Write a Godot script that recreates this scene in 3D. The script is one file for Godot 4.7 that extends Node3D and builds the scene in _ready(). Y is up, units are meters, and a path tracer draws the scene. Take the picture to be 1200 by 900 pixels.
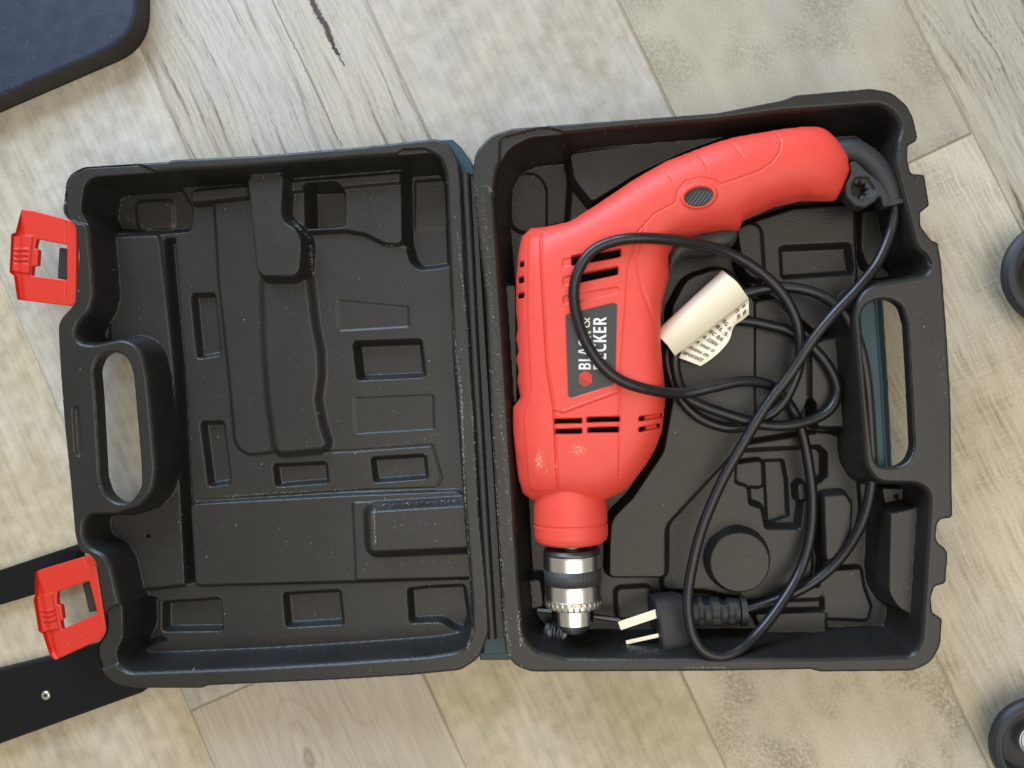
extends Node3D

# ---------------------------------------------------------------- helpers: geometry of the place
var eye := Vector3.ZERO
var axes := Basis()
var rng := RandomNumberGenerator.new()
var M := {}

# the point of the place, h millimetres above the floor, that the traced spot lies on
func P(px: float, py: float, h: float) -> Vector3:
	var d := axes * Vector3((px - 600.0) / 922.0, -(py - 450.0) / 922.0, -1.0)
	return eye + d * ((h * 0.001 - eye.y) / d.y)

func V2(px: float, py: float, h: float) -> Vector2:
	var p := P(px, py, h)
	return Vector2(p.x, p.z)

# an outline at height h (mm), corners rounded with radius r (mm)
func poly(list: Array, h: float, r := 0.0) -> PackedVector2Array:
	var p := PackedVector2Array()
	for i in range(0, list.size(), 2):
		p.append(V2(list[i], list[i + 1], h))
	return rounded(p, r * 0.001)

func rounded(p: PackedVector2Array, r: float) -> PackedVector2Array:
	if r <= 0.0:
		return p
	var o := PackedVector2Array()
	var n := p.size()
	for i in n:
		var a := p[(i + n - 1) % n]
		var b := p[i]
		var c := p[(i + 1) % n]
		var la := (a - b).length()
		var lc := (c - b).length()
		var ua := (a - b) / maxf(la, 1e-9)
		var uc := (c - b) / maxf(lc, 1e-9)
		var ang := acos(clampf(ua.dot(uc), -1.0, 1.0))
		if ang > 2.9:
			o.append(b)
			continue
		var rr := maxf(r, 0.016) if ang > 1.95 and r > 0.0019 and (r > 0.0031 or minf(la, lc) > 0.0095) else r
		var t := minf(rr / tan(ang / 2.0), minf(la, lc) * 0.49)
		var s := b + ua * t
		var e := b + uc * t
		for k in 9:
			var f := k / 8.0
			o.append(s.lerp(b, f).lerp(b.lerp(e, f), f))
	return o

func grown(p: PackedVector2Array, mm: float) -> PackedVector2Array:
	var got := Geometry2D.offset_polygon(p, mm * 0.001, Geometry2D.JOIN_ROUND)
	var best := p
	var most := -1.0
	for g in got:
		if g.size() > most:
			most = g.size()
			best = g
	return best

func ellipse(px: float, py: float, ax: float, ay: float, turn: float, h: float, n := 28) -> PackedVector2Array:
	var o := PackedVector2Array()
	for i in n:
		var a := TAU * i / n
		var q := Vector2(cos(a) * ax, sin(a) * ay).rotated(turn)
		o.append(V2(px + q.x, py + q.y, h))
	return o

static func sd(p: PackedVector2Array, x: float, z: float) -> float:
	var best := 1e9
	var inside := false
	var q := Vector2(x, z)
	var a := p[p.size() - 1]
	for b in p:
		var e := b - a
		var w := q - a
		var l := e.length_squared()
		var t := clampf(w.dot(e) / l, 0.0, 1.0) if l > 0.0 else 0.0
		best = minf(best, (w - e * t).length_squared())
		if (b.y > z) != (a.y > z) and x < e.x * (z - a.y) / e.y + a.x:
			inside = not inside
		a = b
	return -sqrt(best) if inside else sqrt(best)

static func sd_line(p: PackedVector2Array, x: float, z: float) -> float:
	var best := 1e9
	var q := Vector2(x, z)
	for i in p.size() - 1:
		var e := p[i + 1] - p[i]
		var w := q - p[i]
		var t := clampf(w.dot(e) / e.length_squared(), 0.0, 1.0)
		best = minf(best, (w - e * t).length_squared())
	return sqrt(best)

# a moulded surface: heights on a fine grid inside an outline, pressed and raised as a mould does
class Sheet:
	var ox: float
	var oz: float
	var c: float
	var nx: int
	var nz: int
	var h: PackedFloat32Array
	var d: PackedFloat32Array
	var host

	func _init(owner_, outline: PackedVector2Array, cell_mm: float, level_mm: float, holes := [], step := 2) -> void:
		host = owner_
		c = cell_mm * 0.001
		var lo := Vector2(1e9, 1e9)
		var hi := -lo
		for p in outline:
			lo = lo.min(p)
			hi = hi.max(p)
		ox = lo.x - 3.0 * c
		oz = lo.y - 3.0 * c
		nx = int((hi.x - lo.x) / c) + 8
		nz = int((hi.y - lo.y) / c) + 8
		h.resize(nx * nz)
		h.fill(level_mm * 0.001)
		d = field(outline, 0, 0, nx, nz, step)
		for hole in holes:
			var b := box_of(hole, 0.006)
			var f := field(hole, b.position.x, b.position.y, b.size.x, b.size.y, 1)
			for j in b.size.y:
				for i in b.size.x:
					var k: int = (b.position.y + j) * nx + b.position.x + i
					d[k] = maxf(d[k], -f[j * b.size.x + i])

	func box_of(p: PackedVector2Array, pad: float) -> Rect2i:
		var lo := Vector2(1e9, 1e9)
		var hi := -lo
		for q in p:
			lo = lo.min(q)
			hi = hi.max(q)
		var i0 := clampi(int((lo.x - pad - ox) / c), 0, nx - 1)
		var j0 := clampi(int((lo.y - pad - oz) / c), 0, nz - 1)
		var i1 := clampi(int((hi.x + pad - ox) / c) + 2, 0, nx)
		var j1 := clampi(int((hi.y + pad - oz) / c) + 2, 0, nz)
		return Rect2i(i0, j0, maxi(i1 - i0, 0), maxi(j1 - j0, 0))

	func field(p: PackedVector2Array, i0: int, j0: int, w: int, l: int, step: int, line := false) -> PackedFloat32Array:
		var out := PackedFloat32Array()
		out.resize(w * l)
		if step <= 1:
			for j in l:
				var z := oz + (j0 + j) * c
				for i in w:
					out[j * w + i] = host.sd_line(p, ox + (i0 + i) * c, z) if line else host.sd(p, ox + (i0 + i) * c, z)
			return out
		var cw := w / step + 2
		var cl := l / step + 2
		var co := PackedFloat32Array()
		co.resize(cw * cl)
		for j in cl:
			var z := oz + (j0 + j * step) * c
			for i in cw:
				co[j * cw + i] = host.sd(p, ox + (i0 + i * step) * c, z)
		for j in l:
			var jj := j / step
			var fj := float(j - jj * step) / step
			for i in w:
				var ii := i / step
				var fi := float(i - ii * step) / step
				var k := jj * cw + ii
				out[j * w + i] = lerpf(lerpf(co[k], co[k + 1], fi), lerpf(co[k + cw], co[k + cw + 1], fi), fj)
		return out

	# press (or lift) the inside of p to a level; walls w mm wide lie inside p for a recess and outside it for a raised block
	func carve(p: PackedVector2Array, level_mm: float, w_mm: float, up := false, relative := false) -> void:
		var w := w_mm * 0.001
		var lv := level_mm * 0.001
		var b := box_of(p, w if up else 0.0)
		var step := 1 if b.size.x * b.size.y < 12000 else 3
		var f := field(p, b.position.x, b.position.y, b.size.x, b.size.y, step)
		for j in b.size.y:
			for i in b.size.x:
				var v := f[j * b.size.x + i]
				var s := (w - v) / w if up else -v / w
				if s <= 0.0:
					continue
				s = minf(s, 1.0)
				s = s * s * (3.0 - 2.0 * s)
				var k: int = (b.position.y + j) * nx + b.position.x + i
				var v2 := h[k] + lv * s if relative else lerpf(h[k], lv, s)
				h[k] = v2 if relative or not up else maxf(v2, h[k])

	# the wall of the main hollow; later pockets may not eat into it
	func keep_wall(p: PackedVector2Array, top_mm: float, low_mm: float, w_mm: float) -> void:
		var f := field(p, 0, 0, nx, nz, 3)
		for k in nx * nz:
			var s := clampf(-f[k] / (w_mm * 0.001), 0.0, 1.0)
			s = s * s * (3.0 - 2.0 * s)
			h[k] = maxf(h[k], lerpf(top_mm, low_mm, s) * 0.001)

	# a groove (or a bead) along a line
	func groove(p: PackedVector2Array, depth_mm: float, w_mm: float) -> void:
		var w := w_mm * 0.001
		var b := box_of(p, w)
		var f := field(p, b.position.x, b.position.y, b.size.x, b.size.y, 1, true)
		for j in b.size.y:
			for i in b.size.x:
				var v := f[j * b.size.x + i]
				if v < w:
					var s := 0.5 + 0.5 * cos(PI * v / w)
					h[(b.position.y + j) * nx + b.position.x + i] -= depth_mm * 0.001 * s

	func round_edge(r_mm: float) -> void:
		var r := r_mm * 0.001
		for k in nx * nz:
			var v := d[k]
			if v > -r:
				var t := minf(r + v, r)
				h[k] -= r - sqrt(maxf(r * r - t * t, 0.0))

	func at(x: float, z: float) -> float:
		var fx := clampf((x - ox) / c, 0.0, nx - 1.01)
		var fz := clampf((z - oz) / c, 0.0, nz - 1.01)
		var i := int(fx)
		var j := int(fz)
		var k := j * nx + i
		return lerpf(lerpf(h[k], h[k + 1], fx - i), lerpf(h[k + nx], h[k + nx + 1], fx - i), fz - j)

	func mesh(flip := false) -> ArrayMesh:
		var pos := PackedVector3Array()
		var nor := PackedVector3Array()
		var uv := PackedVector2Array()
		var idx := PackedInt32Array()
		var at_ := PackedInt32Array()
		at_.resize(nx * nz)
		at_.fill(-1)
		for j in nz - 1:
			for i in nx - 1:
				var k := j * nx + i
				var q := [k, k + 1, k + nx + 1, k + nx]
				if minf(minf(d[k], d[k + 1]), minf(d[k + nx], d[k + nx + 1])) >= 0.0:
					continue
				for m in q:
					if at_[m] >= 0:
						continue
					at_[m] = pos.size()
					var mi: int = m % nx
					var mj: int = m / nx
					var x := ox + mi * c
					var z := oz + mj * c
					var hx: float = (h[mini(m + 1, nx * nz - 1)] - h[maxi(m - 1, 0)]) / (2.0 * c)
					var hz: float = (h[mini(m + nx, nx * nz - 1)] - h[maxi(m - nx, 0)]) / (2.0 * c)
					if d[m] > 0.0:
						var g := Vector2(d[mini(m + 1, nx * nz - 1)] - d[maxi(m - 1, 0)], d[mini(m + nx, nx * nz - 1)] - d[maxi(m - nx, 0)]) / (2.0 * c)
						var gl := g.length()
						if gl > 0.2:
							g /= gl
							x -= g.x * d[m]
							z -= g.y * d[m]
					pos.append(Vector3(x, h[m], z))
					nor.append(Vector3(hx, -1, hz).normalized() if flip else Vector3(-hx, 1, -hz).normalized())
					uv.append(Vector2((x - ox) / (nx * c), (z - oz) / (nz * c)))
				if flip:
					idx.append_array(PackedInt32Array([at_[q[0]], at_[q[2]], at_[q[1]], at_[q[0]], at_[q[3]], at_[q[2]]]))
				else:
					idx.append_array(PackedInt32Array([at_[q[0]], at_[q[1]], at_[q[2]], at_[q[0]], at_[q[2]], at_[q[3]]]))
		return host.arrays(pos, nor, uv, idx)

func arrays(pos: PackedVector3Array, nor: PackedVector3Array, uv: PackedVector2Array, idx: PackedInt32Array) -> ArrayMesh:
	var a := []
	a.resize(Mesh.ARRAY_MAX)
	a[Mesh.ARRAY_VERTEX] = pos
	a[Mesh.ARRAY_NORMAL] = nor
	if uv.size() == pos.size():
		a[Mesh.ARRAY_TEX_UV] = uv
	a[Mesh.ARRAY_INDEX] = idx
	var m := ArrayMesh.new()
	m.add_surface_from_arrays(Mesh.PRIMITIVE_TRIANGLES, a)
	return m

# the upright side of an outline, from y0 down to y1 (mm), drawn in by inset (mm) at the foot
func side(p: PackedVector2Array, y0: float, y1: float, inset := 0.0, outwards := true) -> ArrayMesh:
	var pos := PackedVector3Array()
	var nor := PackedVector3Array()
	var idx := PackedInt32Array()
	var n := p.size()
	var cw := 1.0 if Geometry2D.is_polygon_clockwise(p) else -1.0
	if not outwards:
		cw = -cw
	var norm := PackedVector2Array()
	for i in n:
		var e := p[(i + 1) % n] - p[(i + n - 1) % n]
		norm.append(Vector2(e.y, -e.x).normalized() * -cw)
	for i in n + 1:
		var k := i % n
		var o := norm[k]
		pos.append(Vector3(p[k].x, y0 * 0.001, p[k].y))
		var q := p[k] - o * inset * 0.001
		pos.append(Vector3(q.x, y1 * 0.001, q.y))
		nor.append(Vector3(o.x, 0, o.y))
		nor.append(Vector3(o.x, 0, o.y))
		if i < n:
			var b := i * 2
			if cw < 0:
				idx.append_array(PackedInt32Array([b, b + 1, b + 2, b + 2, b + 1, b + 3]))
			else:
				idx.append_array(PackedInt32Array([b, b + 2, b + 1, b + 2, b + 3, b + 1]))
	return arrays(pos, nor, PackedVector2Array(), idx)

# a closed plate cut to an outline between two heights (mm)
func slab(p: PackedVector2Array, y0: float, y1: float, chamfer := 0.0) -> ArrayMesh:
	var st := SurfaceTool.new()
	st.begin(Mesh.PRIMITIVE_TRIANGLES)
	st.append_from(side(p, y1 - chamfer, y0), 0, Transform3D())
	var top := p
	if chamfer > 0.0:
		top = grown(p, -chamfer)
		st.append_from(band(p, y1 - chamfer, top, y1), 0, Transform3D())
	st.append_from(cap(top, y1, true), 0, Transform3D())
	st.append_from(cap(p, y0, false), 0, Transform3D())
	return st.commit()

func cap(p: PackedVector2Array, y: float, up: bool) -> ArrayMesh:
	var pos := PackedVector3Array()
	var nor := PackedVector3Array()
	for q in p:
		pos.append(Vector3(q.x, y * 0.001, q.y))
		nor.append(Vector3.UP if up else Vector3.DOWN)
	var t := Geometry2D.triangulate_polygon(p)
	var idx := PackedInt32Array()
	for i in range(0, t.size(), 3):
		var a := p[t[i]]
		var flip := (p[t[i + 1]] - a).cross(p[t[i + 2]] - a) < 0.0
		if flip == up:
			idx.append_array(PackedInt32Array([t[i], t[i + 2], t[i + 1]]))
		else:
			idx.append_array(PackedInt32Array([t[i], t[i + 1], t[i + 2]]))
	return arrays(pos, nor, PackedVector2Array(), idx)

# a strip between an outline and a smaller one
func band(p: PackedVector2Array, y0: float, q: PackedVector2Array, y1: float) -> ArrayMesh:
	var pos := PackedVector3Array()
	var nor := PackedVector3Array()
	var idx := PackedInt32Array()
	var n := p.size()
	for i in n:
		var a := p[i]
		var near := q[0]
		var best := 1e9
		for k in q.size():
			var w := Geometry2D.get_closest_point_to_segment(a, q[k], q[(k + 1) % q.size()])
			if w.distance_squared_to(a) < best:
				best = w.distance_squared_to(a)
				near = w
		var o := (a - near).normalized()
		pos.append(Vector3(a.x, y0 * 0.001, a.y))
		pos.append(Vector3(near.x, y1 * 0.001, near.y))
		var m := Vector3(o.x, 1, o.y).normalized()
		nor.append(m)
		nor.append(m)
		var b := i * 2
		var e := ((i + 1) % n) * 2
		idx.append_array(PackedInt32Array([b, b + 1, e, e, b + 1, e + 1] if Geometry2D.is_polygon_clockwise(p) else [b, e, b + 1, e, e + 1, b + 1]))
	return arrays(pos, nor, PackedVector2Array(), idx)

# a round bar swept along points; radius per point
func tube(points: Array, radii: Array, sides := 14, sub := 8, shape = null, capped := true) -> ArrayMesh:
	var path := PackedVector3Array()
	var rad := PackedFloat32Array()
	var n := points.size()
	for i in n - 1:
		var p0: Vector3 = points[maxi(i - 1, 0)]
		var p1: Vector3 = points[i]
		var p2: Vector3 = points[i + 1]
		var p3: Vector3 = points[mini(i + 2, n - 1)]
		for k in sub:
			var t := float(k) / sub
			path.append(p1.cubic_interpolate(p2, p0, p3, t))
			rad.append(lerpf(radii[i % radii.size()], radii[(i + 1) % radii.size()], t))
	path.append(points[n - 1])
	rad.append(radii[(n - 1) % radii.size()])
	var pos := PackedVector3Array()
	var nor := PackedVector3Array()
	var uv := PackedVector2Array()
	var idx := PackedInt32Array()
	var u := Vector3.UP
	var len := 0.0
	for i in path.size():
		var t: Vector3 = (path[mini(i + 1, path.size() - 1)] - path[maxi(i - 1, 0)]).normalized()
		if i > 0:
			len += path[i].distance_to(path[i - 1])
		u = (u - t * u.dot(t)).normalized() if absf(u.dot(t)) < 0.99 else t.cross(Vector3.RIGHT).normalized()
		var v := t.cross(u)
		for k in sides + 1:
			var a := TAU * k / sides
			var o := u * cos(a) + v * sin(a)
			var r := rad[i]
			if shape != null:
				r = shape.call(float(i) / (path.size() - 1), a, r)
			pos.append(path[i] + o * r)
			nor.append(o)
			uv.append(Vector2(float(k) / sides, len * 40.0))
			if i > 0 and k < sides:
				var b := (i - 1) * (sides + 1) + k
				var e := b + sides + 1
				idx.append_array(PackedInt32Array([b, e, b + 1, e, e + 1, b + 1]))
	if capped:
		for end in [0, path.size() - 1]:
			var first := pos.size()
			var dir: Vector3 = (path[0] - path[1]).normalized() if end == 0 else (path[end] - path[end - 1]).normalized()
			for k in sides:
				pos.append(pos[end * (sides + 1) + k])
				nor.append(dir)
				uv.append(Vector2.ZERO)
			for k in range(1, sides - 1):
				idx.append_array(PackedInt32Array([first, first + k + 1, first + k] if end else [first, first + k, first + k + 1]))
	var mesh := arrays(pos, nor, uv, idx)
	if shape != null:
		var st := SurfaceTool.new()
		st.create_from(mesh, 0)
		st.generate_normals()
		return st.commit()
	return mesh

# a turned piece: profile of [distance along, radius] in mm, from a along direction dir
func lathe(profile: Array, a: Vector3, dir: Vector3, sides := 48, shape = null) -> ArrayMesh:
	var st := SurfaceTool.new()
	st.begin(Mesh.PRIMITIVE_TRIANGLES)
	var u := dir.cross(Vector3.UP).normalized()
	if u.length() < 0.5:
		u = Vector3.RIGHT
	var v := u.cross(dir).normalized()
	for s in profile.size() - 1:
		var t0: float = profile[s][0] * 0.001
		var t1: float = profile[s + 1][0] * 0.001
		var r0: float = profile[s][1] * 0.001
		var r1: float = profile[s + 1][1] * 0.001
		for k in sides:
			var q := []
			for e in [[t0, r0, k, s], [t1, r1, k, s + 1], [t1, r1, k + 1, s + 1], [t0, r0, k + 1, s]]:
				var g: float = TAU * e[2] / sides
				var r: float = e[1]
				if shape != null:
					r = shape.call(e[3], g, r)
				var o := u * cos(g) + v * sin(g)
				q.append([a + dir * e[0] + o * r, (o * (t1 - t0) - dir * (r1 - r0)).normalized()])
			for m in [0, 2, 1, 0, 3, 2]:
				st.set_normal(q[m][1])
				st.add_vertex(q[m][0])
	if shape != null:
		st.generate_normals()
	return st.commit()

# ---------------------------------------------------------------- helpers: objects
func thing(called: String, label: String, category: String, at: Vector3, group := "") -> Node3D:
	var o := Node3D.new()
	o.name = called
	add_child(o, true)
	o.position = at
	o.set_meta("label", label)
	o.set_meta("category", category)
	if group:
		o.set_meta("group", group)
	return o

func offset_of(o: Node) -> Vector3:
	var at := Vector3.ZERO
	while o != self and o is Node3D:
		at += o.position
		o = o.get_parent()
	return at

func part(called: String, mesh: Mesh, mat: Material, parent: Node, label := "") -> MeshInstance3D:
	var o := MeshInstance3D.new()
	o.name = called
	o.mesh = mesh
	o.material_override = mat
	parent.add_child(o, true)
	o.position = -offset_of(parent)
	if label:
		o.set_meta("label", label)
	return o

func joined(list: Array) -> ArrayMesh:
	var st := SurfaceTool.new()
	st.begin(Mesh.PRIMITIVE_TRIANGLES)
	for m in list:
		st.append_from(m, 0, Transform3D())
	return st.commit()

func mat(c: Color, rough: float, metal := 0.0) -> StandardMaterial3D:
	var m := StandardMaterial3D.new()
	m.albedo_color = c.linear_to_srgb()
	m.roughness = rough
	m.metallic = metal
	return m

func grain(m: StandardMaterial3D, freq: float, strength: float, scale: float, kind := FastNoiseLite.TYPE_SIMPLEX) -> void:
	var n := FastNoiseLite.new()
	n.noise_type = kind
	n.frequency = freq
	n.fractal_octaves = 3
	n.seed = 5
	var t := NoiseTexture2D.new()
	t.width = 256
	t.height = 256
	t.seamless = true
	t.as_normal_map = true
	t.bump_strength = 4.0
	t.noise = n
	m.normal_enabled = true
	m.normal_scale = strength
	m.normal_texture = t
	m.uv1_triplanar = true
	m.uv1_scale = Vector3.ONE * scale

func fine_grain(m: StandardMaterial3D, freq: float, strength: float) -> void:
	var t := NoiseTexture2D.new()
	t.width = 1024
	t.height = 1024
	t.as_normal_map = true
	t.bump_strength = 3.0
	t.noise = noise(77, freq, 2)
	m.normal_enabled = true
	m.normal_scale = strength
	m.normal_texture = t

func noise(seed_: int, freq: float, oct := 3, kind := FastNoiseLite.TYPE_SIMPLEX_SMOOTH) -> FastNoiseLite:
	var n := FastNoiseLite.new()
	n.seed = seed_
	n.frequency = freq
	n.fractal_octaves = oct
	n.noise_type = kind
	return n

# ---------------------------------------------------------------- the scene
func _ready() -> void:
	rng.seed = 11
	# camera: hand-held, looking down on the case
	var tilt := deg_to_rad(6.0)
	axes = Basis(Vector3(cos(tilt), -sin(tilt), 0), Vector3(0, 0, -1), Vector3(sin(tilt), cos(tilt), 0))
	eye = axes.z * 0.6
	var cam := Camera3D.new()
	cam.name = "camera"
	cam.fov = rad_to_deg(2.0 * atan(450.0 / 922.0))
	cam.near = 0.02
	cam.far = 30.0
	cam.transform = Transform3D(axes, eye)
	add_child(cam)
	cam.current = true
	# the room's pale walls and ceiling all round
	var env := Environment.new()
	env.background_mode = Environment.BG_COLOR
	env.background_color = Color(0.27, 0.25, 0.22).linear_to_srgb()
	env.tonemap_mode = Environment.TONE_MAPPER_LINEAR
	env.tonemap_exposure = 1.4
	env.sdfgi_enabled = true
	env.ssao_enabled = true
	env.ssil_enabled = true
	var we := WorldEnvironment.new()
	we.name = "surroundings"
	we.environment = env
	add_child(we)
	# daylight from a window beyond the far left side
	var win := AreaLight3D.new()
	win.name = "window_daylight"
	win.area_size = Vector2(1.5, 1.2)
	win.light_color = Color(0.80, 0.89, 1.0)
	win.light_energy = 4.6
	win.area_range = 8.0
	win.shadow_enabled = true
	add_child(win)
	win.look_at_from_position(Vector3(-0.75, 1.05, -1.7), Vector3(0, 0, 0))

	# daylight thrown back by the white ceiling
	var ceil := AreaLight3D.new()
	ceil.name = "ceiling_bounce"
	ceil.area_size = Vector2(2.6, 2.2)
	ceil.light_color = Color(1.0, 0.965, 0.90)
	ceil.light_energy = 2.9
	ceil.area_range = 8.0
	ceil.shadow_enabled = true
	add_child(ceil)
	ceil.look_at_from_position(Vector3(0.45, 2.3, 0.5), Vector3(0.1, 0, 0.1), Vector3.FORWARD)

	materials()
	build_floor()
	build_case()
	build_drill()
	build_cord()
	build_chuck_key()
	build_surroundings()

func materials() -> void:
	M.black = mat(Color(0.0165, 0.016, 0.0145), 0.45)
	grain(M.black, 0.05, 0.25, 18.0)
	M.teal = mat(Color(0.008, 0.046, 0.066), 0.45)
	M.red_clip = mat(Color(0.60, 0.026, 0.012), 0.46)
	M.red = mat(Color(0.76, 0.068, 0.048), 0.48)
	M.grey = mat(Color(0.045, 0.047, 0.048), 0.5)
	M.vent = mat(Color(0.004, 0.003, 0.003), 0.9)
	M.vent.metallic_specular = 0.15
	M.cord = mat(Color(0.008, 0.008, 0.010), 0.34)
	grain(M.cord, 0.02, 0.2, 30.0)
	M.rubber = mat(Color(0.022, 0.023, 0.025), 0.55)
	M.chrome = mat(Color(0.74, 0.735, 0.715), 0.27, 1.0)
	M.steel = mat(Color(0.30, 0.28, 0.26), 0.35, 1.0)
	M.dark_steel = mat(Color(0.12, 0.12, 0.125), 0.42, 0.9)
	M.nickel = mat(Color(0.62, 0.58, 0.50), 0.42, 1.0)
	M.paper = mat(Color(0.93, 0.89, 0.72), 0.36)
	M.ink = mat(Color(0.12, 0.10, 0.07), 0.7)
	M.white = mat(Color(0.80, 0.79, 0.76), 0.5)
	M.plate = mat(Color(0.028, 0.030, 0.031), 0.42)
	M.metal_black = mat(Color(0.007, 0.0075, 0.009), 0.5)
	M.metal_black.metallic_specular = 0.28
	grain(M.metal_black, 0.2, 0.3, 30.0)

# ---------------------------------------------------------------- floor
func build_floor() -> void:
	var f := MeshInstance3D.new()
	f.name = "floor"
	var g := PlaneMesh.new()
	g.size = Vector2(3.0, 3.0)
	f.mesh = g
	f.material_override = mat(Color(0.36, 0.32, 0.25), 0.9)
	add_child(f)
	f.position.y = -0.0008
	f.set_meta("kind", "structure")
	f.set_meta("label", "pale wood-look tiled floor with thin joints under the open case")
	f.set_meta("category", "floor")
	# the long joints run slanting down to the right
	var dir := (V2(525, 850, 0) - V2(137, 0, 0)).normalized()
	dir = ((V2(825, 850, 0) - V2(430, 0, 0)).normalized() + dir).normalized()
	var across := Vector2(dir.y, -dir.x)
	if across.x < 0.0:
		across = -across
	var lines := []
	for q in [[44, 425], [331, 425], [628, 425], [930, 425], [1275, 425]]:
		lines.append(V2(q[0], q[1], 0).dot(across))
	lines.push_front(lines[0] - 0.185)
	lines.append(lines[5] + 0.19)
	# per row: where its end joints are (a spot on each), and the look of every plank
	var rows := [[], [], [], [], [], []]
	rows[0] = [[], ["beige"]]
	rows[1] = [[[270, 812]], ["grey", "knots"]]
	rows[2] = [[[480, 560]], ["wood", "beige"]]
	rows[3] = [[[800, 500]], ["cement", "mottled"]]
	rows[4] = [[[1100, 175]], ["patchy", "linen"]]
	rows[5] = [[[1420, 700]], ["wood_dark", "wood"]]
	var count := 0
	for r in 6:
		var ends := [-0.75]
		for e in rows[r][0]:
			ends.append(V2(e[0], e[1], 0).dot(dir))
		ends.append(0.85)
		for k in rows[r][1].size():
			var a0: float = lines[r] + 0.0005
			var a1: float = lines[r + 1] - 0.0005
			var l0: float = ends[k] + 0.0005
			var l1: float = ends[k + 1] - 0.0005
			count += 1
			var pl := MeshInstance3D.new()
			pl.name = "plank"
			pl.mesh = plank(across, dir, a0, a1, l0, l1)
			pl.material_override = plank_material(rows[r][1][k], count, a1 - a0, l1 - l0)
			f.add_child(pl, true)
			pl.position.y = 0.0008

func plank(across: Vector2, dir: Vector2, a0: float, a1: float, l0: float, l1: float) -> ArrayMesh:
	var pos := PackedVector3Array()
	var nor := PackedVector3Array()
	var uv := PackedVector2Array()
	var idx := PackedInt32Array()
	var b := 0.0007
	for ring in [[0.0, -0.0009, Vector3.UP * 0.2], [0.0, -0.0004, Vector3.UP * 0.8], [b, 0.0, Vector3.UP * 3.0], [b * 2.0, 0.0, Vector3.UP * 100.0]]:
		var i: float = ring[0]
		for q in [[a0 + i, l0 + i, -1, -1], [a1 - i, l0 + i, 1, -1], [a1 - i, l1 - i, 1, 1], [a0 + i, l1 - i, -1, 1]]:
			var p: Vector2 = across * q[0] + dir * q[1]
			var o: Vector2 = across * q[2] + dir * q[3]
			pos.append(Vector3(p.x, ring[1], p.y))
			nor.append((Vector3(o.x, 0, o.y) + ring[2]).normalized())
			uv.append(Vector2((q[0] - a0) / (a1 - a0), (q[1] - l0) / (l1 - l0)))
	for s in 3:
		for k in 4:
			var u := s * 4 + k
			var v := s * 4 + (k + 1) % 4
			idx.append_array(PackedInt32Array([u, v, u + 4, v, v + 4, u + 4]))
	idx.append_array(PackedInt32Array([12, 13, 14, 12, 14, 15]))
	return arrays(pos, nor, uv, idx)

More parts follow.
